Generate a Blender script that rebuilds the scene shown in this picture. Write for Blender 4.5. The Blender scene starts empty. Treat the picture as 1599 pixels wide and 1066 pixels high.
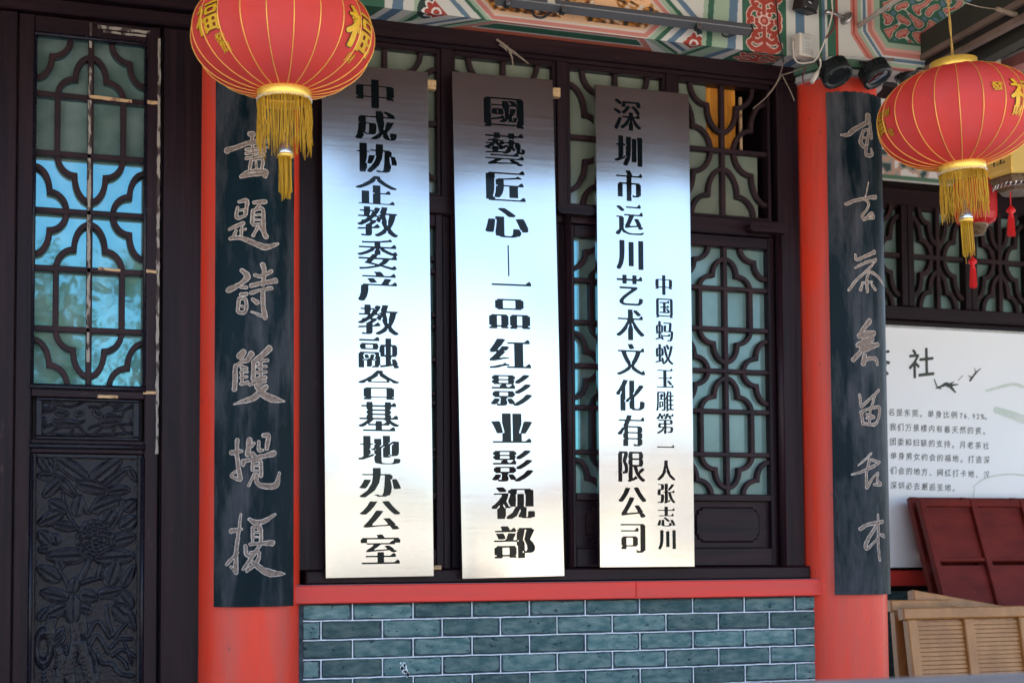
import bpy, math, random
import numpy as np
from mathutils import Vector, Matrix
random.seed(7); rng = np.random.default_rng(7)
R = math.radians
scene = bpy.context.scene
C = scene.collection
CAMP = np.array([0.0, -5.19, 1.3])
YAW, PITCH, ROLL, FPX, SY = R(18.42), R(2.9), R(0.365), 2220.0, 223.4
# ------------------------------------------------------------------ camera
fw = np.array([math.sin(YAW)*math.cos(PITCH), math.cos(YAW)*math.cos(PITCH), math.sin(PITCH)])
rr = np.array([math.cos(YAW), -math.sin(YAW), 0.0]); uu = np.cross(rr, fw)
rt = rr*math.cos(ROLL) - uu*math.sin(ROLL); up = np.cross(rt, fw)
cd = bpy.data.cameras.new('camera'); cam = bpy.data.objects.new('camera', cd); C.objects.link(cam)
M = Matrix.Identity(4)
for i in range(3):
    M[i][0] = rt[i]; M[i][1] = up[i]; M[i][2] = -fw[i]; M[i][3] = CAMP[i]
cam.matrix_world = M
cd.sensor_width = 36; cd.sensor_fit = 'HORIZONTAL'; cd.lens = FPX/1599*36
cd.shift_x = 0.0; cd.shift_y = SY/1599
cd.clip_start = 0.1; cd.clip_end = 2000
cd.dof.use_dof = True; cd.dof.focus_distance = 5.3; cd.dof.aperture_fstop = 4.0
scene.camera = cam
# ------------------------------------------------------------------ light
world = bpy.data.worlds.new('World'); scene.world = world; world.use_nodes = True
wn = world.node_tree.nodes; wl = world.node_tree.links
bg = wn['Background']; sky = wn.new('ShaderNodeTexSky'); sky.sky_type = 'NISHITA'; sky.sun_disc = False
SUN_EL, SUN_AZ = R(57), R(20)       # azimuth measured from +Y (behind the facade) towards +X
sky.sun_elevation = SUN_EL; sky.sun_rotation = SUN_AZ
sky.air_density = 1.0; sky.dust_density = 1.6; sky.ozone_density = 2.4
wl.new(sky.outputs[0], bg.inputs[0]); bg.inputs[1].default_value = 0.15
sd = bpy.data.lights.new('sun', 'SUN'); sd.energy = 4.0; sd.angle = R(0.5); sd.color = (1.0, 0.93, 0.82)
sun = bpy.data.objects.new('sun', sd); C.objects.link(sun)
sdir = Vector((math.sin(SUN_AZ)*math.cos(SUN_EL), math.cos(SUN_AZ)*math.cos(SUN_EL), math.sin(SUN_EL)))
sun.rotation_euler = sdir.to_track_quat('Z', 'Y').to_euler()
sun.location = (3, 8, 14)
vs = scene.view_settings
vs.view_transform = 'Standard'; vs.look = 'None'; vs.gamma = 1; vs.use_curve_mapping = False
vs.exposure = 2.35
scene.cycles.max_bounces = 8; scene.cycles.use_denoising = True

# ------------------------------------------------------------------ measuring helpers (photo pixel -> point on a plane of the place)
def ray(px, py): return fw + (px-800)/FPX*rt - (py-533-SY)/FPX*up
def PY(px, py, y=0.0):
    d = ray(px, py); return CAMP + d*((y-CAMP[1])/d[1])
def PX(px, py, x):
    d = ray(px, py); return CAMP + d*((x-CAMP[0])/d[0])

# ------------------------------------------------------------------ materials
def lin(r, g, b):
    f = lambda c: (c/255/12.92) if c/255 <= 0.04045 else ((c/255+0.055)/1.055)**2.4
    return (f(r), f(g), f(b))
def nmat(name, col, rough=0.6, metal=0.0, col2=None, scale=(4, 4, 4), nlo=0.35, nhi=0.7, bump=0.0, bscale=None, spec=0.5,
         detail=6, wear=None, wscale=(8, 8, 8), wlo=0.62, whi=0.7, rvar=0.0, vcol=False, transl=0.0, coords='World', obj_rand=0.0, coat=0.0):
    m = bpy.data.materials.new(name); m.use_nodes = True
    nt = m.node_tree; n = nt.nodes; l = nt.links; b = n['Principled BSDF']
    b.inputs['Roughness'].default_value = rough; b.inputs['Metallic'].default_value = metal
    b.inputs['Specular IOR Level'].default_value = spec
    if coat: b.inputs['Coat Weight'].default_value = coat; b.inputs['Coat Roughness'].default_value = 0.15
    tc = n.new('ShaderNodeTexCoord'); geo = n.new('ShaderNodeNewGeometry')
    def noise(sc, det=detail, rg=0.6):
        mp = n.new('ShaderNodeMapping'); mp.inputs['Scale'].default_value = sc
        l.new(geo.outputs['Position'] if coords == 'World' else tc.outputs[coords], mp.inputs[0])
        t = n.new('ShaderNodeTexNoise'); t.inputs['Scale'].default_value = 1.0
        t.inputs['Detail'].default_value = det; t.inputs['Roughness'].default_value = rg
        l.new(mp.outputs[0], t.inputs['Vector']); return t.outputs['Fac']
    def ramp(fac, lo, hi):
        r = n.new('ShaderNodeMapRange'); r.inputs['From Min'].default_value = lo; r.inputs['From Max'].default_value = hi
        l.new(fac, r.inputs['Value']); return r.outputs[0]
    def mix(f, a, c2):
        x = n.new('ShaderNodeMix'); x.data_type = 'RGBA'; l.new(f, x.inputs[0])
        if isinstance(a, tuple): x.inputs[6].default_value = (*a, 1)
        else: l.new(a, x.inputs[6])
        if isinstance(c2, tuple): x.inputs[7].default_value = (*c2, 1)
        else: l.new(c2, x.inputs[7])
        return x.outputs[2]
    cur = col
    if vcol:
        a = n.new('ShaderNodeAttribute'); a.attribute_name = 'Col'; cur = a.outputs['Color']
    nf = noise(scale)
    if col2 is not None: cur = mix(ramp(nf, nlo, nhi), cur, col2)
    if obj_rand:
        oi = n.new('ShaderNodeObjectInfo'); hs = n.new('ShaderNodeHueSaturation')
        mr = n.new('ShaderNodeMapRange'); mr.inputs['To Min'].default_value = 1-obj_rand; mr.inputs['To Max'].default_value = 1+obj_rand
        l.new(oi.outputs['Random'], mr.inputs['Value']); l.new(mr.outputs[0], hs.inputs['Value'])
        if isinstance(cur, tuple): hs.inputs['Color'].default_value = (*cur, 1)
        else: l.new(cur, hs.inputs['Color'])
        cur = hs.outputs[0]
    if wear is not None: cur = mix(ramp(noise(wscale, 8, 0.65), wlo, whi), cur, wear)
    if isinstance(cur, tuple): b.inputs['Base Color'].default_value = (*cur, 1)
    else: l.new(cur, b.inputs['Base Color'])
    if rvar:
        mr = n.new('ShaderNodeMapRange'); mr.inputs['To Min'].default_value = max(rough-rvar, 0.03); mr.inputs['To Max'].default_value = min(rough+rvar, 1)
        l.new(noise(tuple(s*1.7 for s in scale)), mr.inputs['Value']); l.new(mr.outputs[0], b.inputs['Roughness'])
    if bump:
        bp = n.new('ShaderNodeBump'); bp.inputs['Strength'].default_value = 1.0; bp.inputs['Distance'].default_value = bump
        l.new(noise(bscale or scale), bp.inputs['Height']); l.new(bp.outputs[0], b.inputs['Normal'])
    if transl:
        tr = n.new('ShaderNodeBsdfTranslucent')
        if isinstance(cur, tuple): tr.inputs[0].default_value = (*cur, 1)
        else: l.new(cur, tr.inputs[0])
        ms = n.new('ShaderNodeMixShader'); ms.inputs[0].default_value = transl
        out = n['Material Output']; l.new(b.outputs[0], ms.inputs[1]); l.new(tr.outputs[0], ms.inputs[2]); l.new(ms.outputs[0], out.inputs[0])
    return m

MT = {}
MT['wood'] = nmat('dark lacquered wood', (0.021, 0.0085, 0.0105), 0.40, spec=0.13, col2=(0.006, 0.0035, 0.006), scale=(40, 40, 1.6), bump=0.0012, bscale=(90, 90, 3), rvar=0.15,
                  wear=(0.075, 0.05, 0.05), wscale=(30, 30, 7), wlo=0.655, whi=0.80)
MT['wood_h'] = nmat('dark lacquered wood lengthwise', (0.021, 0.0085, 0.0105), 0.40, spec=0.13, col2=(0.006, 0.0035, 0.006), scale=(1.6, 40, 40), bump=0.001, bscale=(3, 90, 90), rvar=0.15,
                    wear=(0.075, 0.05, 0.05), wscale=(7, 30, 30), wlo=0.655, whi=0.80)
MT['lattice'] = nmat('brown lattice wood', (0.030, 0.0125, 0.014), 0.48, spec=0.15, col2=(0.011, 0.0065, 0.009), scale=(14, 14, 14), bump=0.0008, bscale=(60, 60, 60), rvar=0.12,
                     wear=(0.10, 0.065, 0.055), wscale=(34, 34, 34), wlo=0.645, whi=0.78)
MT['carved'] = nmat('carved dark wood', (0.010, 0.008, 0.013), 0.27, spec=0.2, col2=(0.007, 0.008, 0.014), scale=(12, 12, 12), bump=0.0012, bscale=(120, 120, 40), rvar=0.1,
                    wear=(0.08, 0.07, 0.075), wscale=(40, 40, 40), wlo=0.60, whi=0.8)
MT['carved_highlit'] = nmat('carved wood with painted edge highlights', (0.01, 0.01, 0.01), 0.3, spec=0.2, vcol=True, bump=0.001, bscale=(150, 150, 50), rvar=0.1)  # vertex colours hold the relief's painted edge highlights
MT['weathered'] = nmat('weathered pale strip', (0.27, 0.23, 0.19), 0.85, col2=(0.04, 0.025, 0.022), scale=(40, 40, 14), nlo=0.5, nhi=0.56, bump=0.001)
MT['bare'] = nmat('bare chipped wood', (0.48, 0.30, 0.15), 0.8, col2=(0.12, 0.06, 0.04), scale=(50, 50, 50), nlo=0.52, nhi=0.62)
MT['red'] = nmat('red column paint', (0.74, 0.038, 0.012), 0.42, spec=0.35, col2=(0.54, 0.062, 0.04), scale=(14, 14, 2.2), bump=0.0014, bscale=(55, 55, 5), rvar=0.12,
                 wear=(0.24, 0.045, 0.04), wscale=(34, 34, 14), wlo=0.66, whi=0.71)
MT['red_rail'] = nmat('red rail paint', (0.70, 0.045, 0.03), 0.5, spec=0.3, col2=(0.56, 0.055, 0.042), scale=(1.5, 20, 25), bump=0.0008, bscale=(4, 60, 60),
                      wear=(0.26, 0.05, 0.04), wscale=(9, 50, 50), wlo=0.67, whi=0.72)
MT['rail_top'] = nmat('dusty rail top', (0.16, 0.17, 0.2), 0.7, col2=(0.25, 0.08, 0.08), scale=(5, 20, 20), nlo=0.6, nhi=0.7)
MT['board'] = nmat('dark teal lacquer board', (0.0015, 0.0085, 0.012), 0.36, spec=0.07, col2=(0.003, 0.012, 0.017), scale=(9, 9, 3), rvar=0.12, bump=0.0008, bscale=(12, 12, 60),
                   wear=(0.065, 0.066, 0.074), wscale=(10, 10, 2.2), wlo=0.48, whi=0.72)
MT['board2'] = nmat('dusty dark lacquer board', (0.002, 0.009, 0.013), 0.38, spec=0.08, col2=(0.005, 0.012, 0.016), scale=(9, 9, 3), rvar=0.12, bump=0.0012, bscale=(8, 8, 70),
                    wear=(0.085, 0.084, 0.092), wscale=(10, 10, 2.0), wlo=0.43, whi=0.72)
MT['carve_line'] = nmat('pale carved edge', (0.56, 0.49, 0.43), 0.8, col2=(0.22, 0.16, 0.12), scale=(60, 60, 60))
MT['carve_fill'] = nmat('brown carved stroke', (0.22, 0.155, 0.12), 0.85, col2=(0.1, 0.08, 0.07), scale=(120, 120, 120), nlo=0.45, nhi=0.62, bump=0.001)
MT['brick'] = nmat('grey green brick', (0.052, 0.108, 0.108), 0.9, spec=0.2, col2=(0.15, 0.205, 0.19), scale=(18, 18, 45), nlo=0.38, nhi=0.68, bump=0.0045, bscale=(60, 60, 120), obj_rand=0.38,
                   wear=(0.012, 0.03, 0.038), wscale=(28, 28, 50), wlo=0.60, whi=0.66)
MT['mortar'] = nmat('dark joint paint', (0.010, 0.022, 0.032), 0.85, col2=(0.05, 0.07, 0.08), scale=(40, 40, 40), bump=0.002)
MT['white_line'] = nmat('white joint line', (0.80, 0.82, 0.84), 0.8, col2=(0.45, 0.5, 0.53), scale=(30, 30, 30))
MT['gold'] = nmat('gold trim', (0.90, 0.58, 0.10), 0.3, metal=0.45, bump=0.001, bscale=(300, 300, 300))
MT['gold_line'] = nmat('gold rib line', (0.85, 0.48, 0.10), 0.4, metal=0.4)
MT['fringe'] = nmat('golden fringe thread', (0.78, 0.47, 0.025), 0.6, col2=(0.5, 0.25, 0.01), scale=(60, 60, 4), transl=0.25)
MT['silver'] = nmat('silver bead trim', (0.75, 0.75, 0.76), 0.25, metal=0.9)
MT['fabric'] = nmat('red lantern cloth', (0.88, 0.105, 0.080), 0.85, col2=(0.80, 0.125, 0.13), scale=(5, 5, 5), transl=0.5, bump=0.004, bscale=(16, 16, 9), spec=0.3)
MT['black'] = nmat('black outline paint', (0.012, 0.01, 0.008), 0.6)
MT['gold_paint'] = nmat('gold lantern print', (0.72, 0.42, 0.02), 0.5, col2=(0.6, 0.3, 0.01), scale=(30, 30, 30))
MT['letter'] = nmat('black glossy etched letter', (0.003, 0.005, 0.006), 0.06, spec=0.16)
MT['plaster'] = nmat('pale plaster', (0.58, 0.53, 0.44), 0.9, col2=(0.5, 0.45, 0.36), scale=(1, 1, 1))
MT['ceiling'] = nmat('brown porch boarding', (0.17, 0.085, 0.07), 0.8, spec=0.2, col2=(0.10, 0.05, 0.045), scale=(2, 12, 2))
MT['ground'] = nmat('pale paving', (0.50, 0.45, 0.38), 0.85, col2=(0.40, 0.36, 0.31), scale=(0.6, 0.6, 0.6), bump=0.004, bscale=(8, 8, 8))
MT['floor'] = nmat('porch floor stone', (0.36, 0.32, 0.28), 0.8, col2=(0.28, 0.25, 0.22), scale=(2, 2, 2))
MT['stone'] = nmat('weathered stone ledge', (0.15, 0.105, 0.08), 0.9, spec=0.2, col2=(0.26, 0.22, 0.18), scale=(4, 40, 30), nlo=0.45, nhi=0.6, bump=0.004, bscale=(10, 60, 60), wear=(0.1, 0.09, 0.08), wscale=(20, 30, 30), wlo=0.6, whi=0.68)
MT['dark_in'] = nmat('dark interior', (0.02, 0.018, 0.018), 0.9)
MT['orange'] = nmat('orange cloth', (0.62, 0.25, 0.02), 0.8, col2=(0.45, 0.16, 0.01), scale=(30, 6, 4), bump=0.006, bscale=(25, 5, 3))
MT['grey_metal'] = nmat('grey anodised bar', (0.10, 0.105, 0.115), 0.45, metal=0.2)
MT['fixture'] = nmat('black green cast metal', (0.018, 0.024, 0.025), 0.45, metal=0.2)
MT['lens'] = nmat('dark lamp glass', (0.01, 0.012, 0.013), 0.08, spec=0.9)
MT['steel'] = nmat('dull steel', (0.5, 0.48, 0.46), 0.35, metal=0.9)
MT['white_pl'] = nmat('aged white plastic', (0.62, 0.58, 0.50), 0.5, col2=(0.5, 0.45, 0.38), scale=(20, 20, 20))
MT['cable_w'] = nmat('white cable', (0.55, 0.5, 0.44), 0.5)
MT['cable_b'] = nmat('black cable', (0.012, 0.012, 0.013), 0.45)
MT['cable_r'] = nmat('dark red cable', (0.12, 0.02, 0.025), 0.5)
MT['twig'] = nmat('dry twig', (0.16, 0.12, 0.09), 0.9, col2=(0.3, 0.24, 0.18), scale=(30, 30, 30))
MT['olive'] = nmat('dark olive beam paint', (0.030, 0.032, 0.022), 0.6, col2=(0.018, 0.02, 0.016), scale=(4, 4, 4), bump=0.001)
MT['tan'] = nmat('tan trim paint', (0.20, 0.14, 0.11), 0.7, col2=(0.11, 0.08, 0.06), scale=(4, 4, 4))
MT['paint'] = nmat('painted beam colours', (1, 1, 1), 0.65, vcol=True, bump=0.0008, bscale=(60, 60, 60), wear=(0.34, 0.31, 0.27), wscale=(30, 30, 30), wlo=0.68, whi=0.74)
MT['poster'] = nmat('white poster board', (0.82, 0.83, 0.82), 0.5, col2=(0.76, 0.78, 0.78), scale=(0.8, 0.8, 0.8))
MT['ink'] = nmat('dark poster ink', (0.03, 0.035, 0.025), 0.6)
MT['pale_green'] = nmat('pale green print', (0.50, 0.58, 0.50), 0.6, col2=(0.66, 0.67, 0.62), scale=(14, 14, 14))
MT['mahog'] = nmat('mahogany red paint', (0.17, 0.020, 0.013), 0.5, spec=0.2, col2=(0.10, 0.012, 0.009), scale=(6, 6, 20), rvar=0.1, wear=(0.2, 0.08, 0.06), wscale=(40, 40, 40), wlo=0.66, whi=0.74)
MT['bamboo'] = nmat('varnished bamboo', (0.46, 0.215, 0.065), 0.5, col2=(0.30, 0.125, 0.035), scale=(10, 10, 4))
MT['bamboo_d'] = nmat('reddish bamboo backing', (0.25, 0.09, 0.03), 0.6, col2=(0.5, 0.27, 0.12), scale=(60, 60, 60))  # reddish brown of the sheet behind the slats
MT['yellow'] = nmat('yellow lantern cloth', (0.90, 0.66, 0.20), 0.6, transl=0.35)
MT['red_lant'] = nmat('crimson lantern cloth', (0.60, 0.015, 0.02), 0.4, transl=0.3)
MT['bronze'] = nmat('bronze lantern base', (0.22, 0.14, 0.07), 0.45, metal=0.4, col2=(0.08, 0.05, 0.03), scale=(60, 60, 60))
MT['tassel_red'] = nmat('bright red tassel', (0.75, 0.008, 0.01), 0.6, transl=0.2)
MT['rope'] = nmat('gold brown cord', (0.42, 0.22, 0.05), 0.7, col2=(0.6, 0.4, 0.1), scale=(60, 60, 60))
MT['trunk'] = nmat('tree bark', (0.09, 0.07, 0.05), 0.9)
MT['leaf'] = nmat('tree leaves', (0.06, 0.10, 0.035), 0.7, col2=(0.09, 0.12, 0.05), scale=(2, 2, 2), transl=0.2)

def glass_mat(name, base, tint, gl, rough=0.04, col2=None):
    m = bpy.data.materials.new(name); m.use_nodes = True; nt = m.node_tree; n = nt.nodes; l = nt.links
    n.remove(n['Principled BSDF'])
    tc = n.new('ShaderNodeTexCoord'); no = n.new('ShaderNodeTexNoise'); no.inputs['Scale'].default_value = 6; no.inputs['Detail'].default_value = 6
    l.new(tc.outputs['Object'], no.inputs['Vector'])
    mr = n.new('ShaderNodeMapRange'); mr.inputs['From Min'].default_value = 0.42; mr.inputs['From Max'].default_value = 0.66; l.new(no.outputs['Fac'], mr.inputs['Value'])
    mx = n.new('ShaderNodeMix'); mx.data_type = 'RGBA'; l.new(mr.outputs[0], mx.inputs[0]); mx.inputs[6].default_value = (*base, 1); mx.inputs[7].default_value = (*(col2 or base), 1)
    d = n.new('ShaderNodeBsdfDiffuse'); l.new(mx.outputs[2], d.inputs[0])
    g = n.new('ShaderNodeBsdfGlossy'); g.inputs[0].default_value = (*tint, 1); g.inputs['Roughness'].default_value = rough
    bp = n.new('ShaderNodeBump'); bp.inputs['Distance'].default_value = 0.0006; no2 = n.new('ShaderNodeTexNoise'); no2.inputs['Scale'].default_value = 9
    l.new(tc.outputs['Object'], no2.inputs['Vector']); l.new(no2.outputs['Fac'], bp.inputs['Height']); l.new(bp.outputs[0], g.inputs['Normal'])
    ms = n.new('ShaderNodeMixShader'); ms.inputs[0].default_value = gl
    l.new(d.outputs[0], ms.inputs[1]); l.new(g.outputs[0], ms.inputs[2]); l.new(ms.outputs[0], n['Material Output'].inputs[0])
    return m
MT['glass'] = glass_mat('cyan filmed glass', (0.10, 0.145, 0.125), (0.20, 0.60, 0.68), 0.26, 0.03, (0.19, 0.24, 0.22))
MT['glass_g'] = glass_mat('grey green frosted glass', (0.12, 0.185, 0.165), (0.4, 0.55, 0.55), 0.08, 0.12, (0.16, 0.22, 0.195))
MT['glass_t'] = glass_mat('olive frosted glass', (0.135, 0.155, 0.115), (0.5, 0.6, 0.6), 0.10, 0.12, (0.18, 0.20, 0.155))

def metal_mat():
    m = bpy.data.materials.new('brushed stainless steel'); m.use_nodes = True; nt = m.node_tree; n = nt.nodes; l = nt.links
    b = n['Principled BSDF']; b.inputs['Metallic'].default_value = 1.0; b.inputs['Base Color'].default_value = (0.47, 0.465, 0.455, 1)
    tc = n.new('ShaderNodeTexCoord')
    def noise(sc, det):
        mp = n.new('ShaderNodeMapping'); mp.inputs['Scale'].default_value = sc; l.new(n.new('ShaderNodeNewGeometry').outputs['Position'], mp.inputs[0])
        t = n.new('ShaderNodeTexNoise'); t.inputs['Scale'].default_value = 1; t.inputs['Detail'].default_value = det
        l.new(mp.outputs[0], t.inputs['Vector']); return t.outputs['Fac']
    mr = n.new('ShaderNodeMapRange'); mr.inputs['To Min'].default_value = 0.09; mr.inputs['To Max'].default_value = 0.19
    l.new(noise((3, 3, 220), 3), mr.inputs['Value']); l.new(mr.outputs[0], b.inputs['Roughness'])
    b1 = n.new('ShaderNodeBump'); b1.inputs['Distance'].default_value = 0.00002; l.new(noise((12, 12, 900), 2), b1.inputs['Height'])
    b2 = n.new('ShaderNodeBump'); b2.inputs['Distance'].default_value = 0.020; l.new(noise((1.9, 1.9, 1.2), 1), b2.inputs['Height'])
    l.new(b1.outputs[0], b2.inputs['Normal']); l.new(b2.outputs[0], b.inputs['Normal'])
    return m
MT['steel_sign'] = metal_mat()

# ------------------------------------------------------------------ mesh helpers
class MB:
    def __init__(s): s.v = []; s.f = []; s.c = None
    def add(s, vs, fs):
        o = len(s.v); s.v += [tuple(map(float, p)) for p in vs]; s.f += [tuple(i+o for i in f) for f in fs]; return s
    def box(s, x0, x1, y0, y1, z0, z1, bev=0.0):
        if bev <= 0:
            v = [(x, y, z) for z in (z0, z1) for y in (y0, y1) for x in (x0, x1)]
            return s.add(v, [(0, 2, 3, 1), (4, 5, 7, 6), (0, 1, 5, 4), (2, 6, 7, 3), (0, 4, 6, 2), (1, 3, 7, 5)])
        b = bev          # front (-y) edges bevelled
        v = [(x0, y1, z0), (x1, y1, z0), (x1, y1, z1), (x0, y1, z1), (x0, y0+b, z0), (x1, y0+b, z0), (x1, y0+b, z1), (x0, y0+b, z1),
             (x0+b, y0, z0+b), (x1-b, y0, z0+b), (x1-b, y0, z1-b), (x0+b, y0, z1-b)]
        return s.add(v, [(0, 3, 2, 1), (0, 1, 5, 4), (1, 2, 6, 5), (2, 3, 7, 6), (3, 0, 4, 7), (4, 5, 9, 8), (5, 6, 10, 9), (6, 7, 11, 10), (7, 4, 8, 11), (8, 9, 10, 11)])
    def prism(s, pts, n):                      # closed polygon (3d pts) extruded by vector n
        k = len(pts); a = [tuple(p) for p in pts]; b = [tuple(np.array(p)+np.array(n)) for p in pts]
        return s.add(a+b, [tuple(range(k)), tuple(range(2*k-1, k-1, -1))]+[(i, (i+1) % k, k+(i+1) % k, k+i)[::-1] for i in range(k)])
    def tube(s, pts, r, n=6, caps=True):
        pts = [np.array(p, float) for p in pts]; k = len(pts); rs = r if hasattr(r, '__len__') else [r]*k
        V = []; prev = None
        for i, p in enumerate(pts):
            t = pts[min(i+1, k-1)]-pts[max(i-1, 0)]; t = t/(np.linalg.norm(t)+1e-9)
            a = prev if prev is not None else (np.array([0, 0, 1.0]) if abs(t[2]) < 0.9 else np.array([1.0, 0, 0]))
            e1 = a-t*(a@t); e1 /= np.linalg.norm(e1)+1e-9; prev = e1; e2 = np.cross(t, e1)
            V += [p+rs[i]*(math.cos(2*math.pi*j/n)*e1+math.sin(2*math.pi*j/n)*e2) for j in range(n)]
        F = [(i*n+j, i*n+(j+1) % n, (i+1)*n+(j+1) % n, (i+1)*n+j) for i in range(k-1) for j in range(n)]
        if caps: F += [tuple(range(n))[::-1], tuple(range((k-1)*n, k*n))]
        return s.add(V, F)
    def lathe(s, prof, c=(0, 0, 0), n=32, a0=0, a1=2*math.pi):      # prof [(r,z)]
        full = abs(a1-a0-2*math.pi) < 1e-6; m = n if full else n+1; V = []
        for r, z in prof: V += [(c[0]+r*math.cos(a0+(a1-a0)*j/n), c[1]+r*math.sin(a0+(a1-a0)*j/n), c[2]+z) for j in range(m)]
        F = [(i*m+j, i*m+(j+1) % m, (i+1)*m+(j+1) % m, (i+1)*m+j) for i in range(len(prof)-1) for j in range(n)]
        return s.add(V, F)
    def build(s, name, mat, parent=None, smooth=False, colors=None):
        me = bpy.data.meshes.new(name); me.from_pydata(s.v, [], s.f); me.update()
        if mat: me.materials.append(MT[mat] if isinstance(mat, str) else mat)
        if smooth: me.polygons.foreach_set('use_smooth', [True]*len(me.polygons))
        if colors is not None:
            a = me.color_attributes.new('Col', 'FLOAT_COLOR', 'POINT'); a.data.foreach_set('color', np.asarray(colors, np.float32).ravel())
        o = bpy.data.objects.new(name, me); C.objects.link(o)
        if parent is not None: o.parent = parent
        return o
def grid_mesh(fn, nu, nv):
    u, v = np.meshgrid(np.linspace(0, 1, nu), np.linspace(0, 1, nv)); m = MB()
    pts = fn(u.ravel(), v.ravel()); m.v = [tuple(p) for p in pts]
    i = (np.arange(nv-1)[:, None]*nu+np.arange(nu-1)[None, :]).ravel()
    m.f = list(zip(i.tolist(), (i+1).tolist(), (i+nu+1).tolist(), (i+nu).tolist())); return m
def tag(o, label=None, cat=None, group=None, kind=None):
    if label:
        o['label'] = label; o['kind'] = 'thing'
    if cat: o['category'] = cat
    if group: o['group'] = group
    if kind: o['kind'] = kind
    return o
def thing(name, label, cat, loc=(0, 0, 0), group=None):
    o = bpy.data.objects.new(name, None); C.objects.link(o); o.location = loc; o.empty_display_size = 0.1
    return tag(o, label, cat, group)
def copy_tree(o, parent=None):
    c = o.copy(); C.objects.link(c)
    if parent is not None: c.parent = parent
    for ch in [x for x in list(C.objects) if x.parent == o]: copy_tree(ch, c)
    return c
def spline(pts, n=8):
    P = [np.array(p, float) for p in pts]; P = [2*P[0]-P[1]]+P+[2*P[-1]-P[-2]]; out = []
    for i in range(1, len(P)-2):
        for k in range(n):
            t = k/n; out.append(0.5*((2*P[i])+(-P[i-1]+P[i+1])*t+(2*P[i-1]-5*P[i]+4*P[i+1]-P[i+2])*t*t+(-P[i-1]+3*P[i]-3*P[i+1]+P[i+2])*t**3))
    out.append(P[-2]); return out

# ------------------------------------------------------------------ glyph field tools
_gl = {}
def glyph(ch, S=240):
    if ch in _gl: return _gl[ch]
    c = bpy.data.curves.new('glyph', 'FONT'); c.body = ch; c.size = 1; c.resolution_u = 3
    o = bpy.data.objects.new('glyph', c); C.objects.link(o); bpy.context.view_layer.update()
    ev = o.evaluated_get(bpy.context.evaluated_depsgraph_get()); me = ev.to_mesh(); me.calc_loop_triangles()
    V = np.array([v.co[:2] for v in me.vertices]); T = [tuple(t.vertices) for t in me.loop_triangles]
    mask = np.zeros((S, S), bool); V = (V+np.array([0.0, 0.12]))*S
    for t in T:
        a, b, d = V[t[0]], V[t[1]], V[t[2]]
        x0, x1 = max(int(min(a[0], b[0], d[0]))-1, 0), min(int(max(a[0], b[0], d[0]))+2, S)
        y0, y1 = max(int(min(a[1], b[1], d[1]))-1, 0), min(int(max(a[1], b[1], d[1]))+2, S)
        if x1 <= x0 or y1 <= y0: continue
        X, Y = np.meshgrid(np.arange(x0, x1)+0.5, np.arange(y0, y1)+0.5)
        den = (b[1]-d[1])*(a[0]-d[0])+(d[0]-b[0])*(a[1]-d[1])
        if abs(den) < 1e-9: continue
        w0 = ((b[1]-d[1])*(X-d[0])+(d[0]-b[0])*(Y-d[1]))/den; w1 = ((d[1]-a[1])*(X-d[0])+(a[0]-d[0])*(Y-d[1]))/den
        mask[y0:y1, x0:x1] |= (w0 >= -1e-4) & (w1 >= -1e-4) & (w0+w1 <= 1.0001)
    ev.to_mesh_clear(); bpy.data.objects.remove(o); bpy.data.curves.remove(c)
    _gl[ch] = mask; return mask          # row 0 = bottom
def songify(mask, ero=4, dil=8, gap=7, serif=True):
    S = mask.shape[0]; m = mask.copy(); add = np.zeros_like(m)
    for _ in range(ero):
        up_, dn = np.roll(m, 1, 0), np.roll(m, -1, 0)
        core = m & up_ & dn
        # keep strokes at least a few pixels thick
        thin = m & ~(np.roll(core, 1, 0) | np.roll(core, -1, 0) | core)
        m = core | thin
    if serif:
        for x in range(50, S-6):
            col = m[:, x]; d = np.flatnonzero(np.diff(np.concatenate([[0], col.astype(np.int8), [0]])))
            for a, b in zip(d[::2], d[1::2]):
                if b-a > 13 or m[max(a-2, 0):b+2, x+1:x+3].any(): continue
                mid = (a+b)//2; ok = True
                for back in (16, 34):
                    c2 = m[:, x-back]
                    if not c2[mid]: ok = False; break
                    lo = mid
                    while lo > 0 and c2[lo-1]: lo -= 1
                    hi = mid
                    while hi < S-1 and c2[hi+1]: hi += 1
                    if hi-lo > 15: ok = False; break
                if ok:
                    h = 19
                    for k in range(h):
                        xa = x-30+int(k*1.0); xb = x+2-int(max(0, (k-4))*0.55)
                        yy = b-1+k
                        if yy < S and xb > xa: add[yy, xa:xb] = True
    out = m.copy()
    for y in range(S):
        row = m[y]; d = np.flatnonzero(np.diff(np.concatenate([[0], row.astype(np.int8), [0]])))
        if len(d) == 0: continue
        st, en = list(d[::2]), list(d[1::2])
        # only widen runs that are vertical-ish strokes; long runs are horizontals
        for i, (a, b) in enumerate(zip(st, en)):
            k = dil if b-a < 45 else 1
            gl = a-(en[i-1] if i else -99); gr = (st[i+1] if i+1 < len(st) else S+99)-b
            kl = int(max(0, min(k, (gl-gap)/2))); kr = int(max(0, min(k, (gr-gap)/2)))
            out[y, max(a-kl, 0):min(b+kr, S)] = True
    return out | add
def blur(f, r):
    f = f.astype(float)
    if r < 1: return f
    k = np.ones(2*r+1)/(2*r+1)
    for _ in range(2):
        f = np.apply_along_axis(lambda v: np.convolve(v, k, 'same'), 0, f); f = np.apply_along_axis(lambda v: np.convolve(v, k, 'same'), 1, f)
    return f
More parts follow.
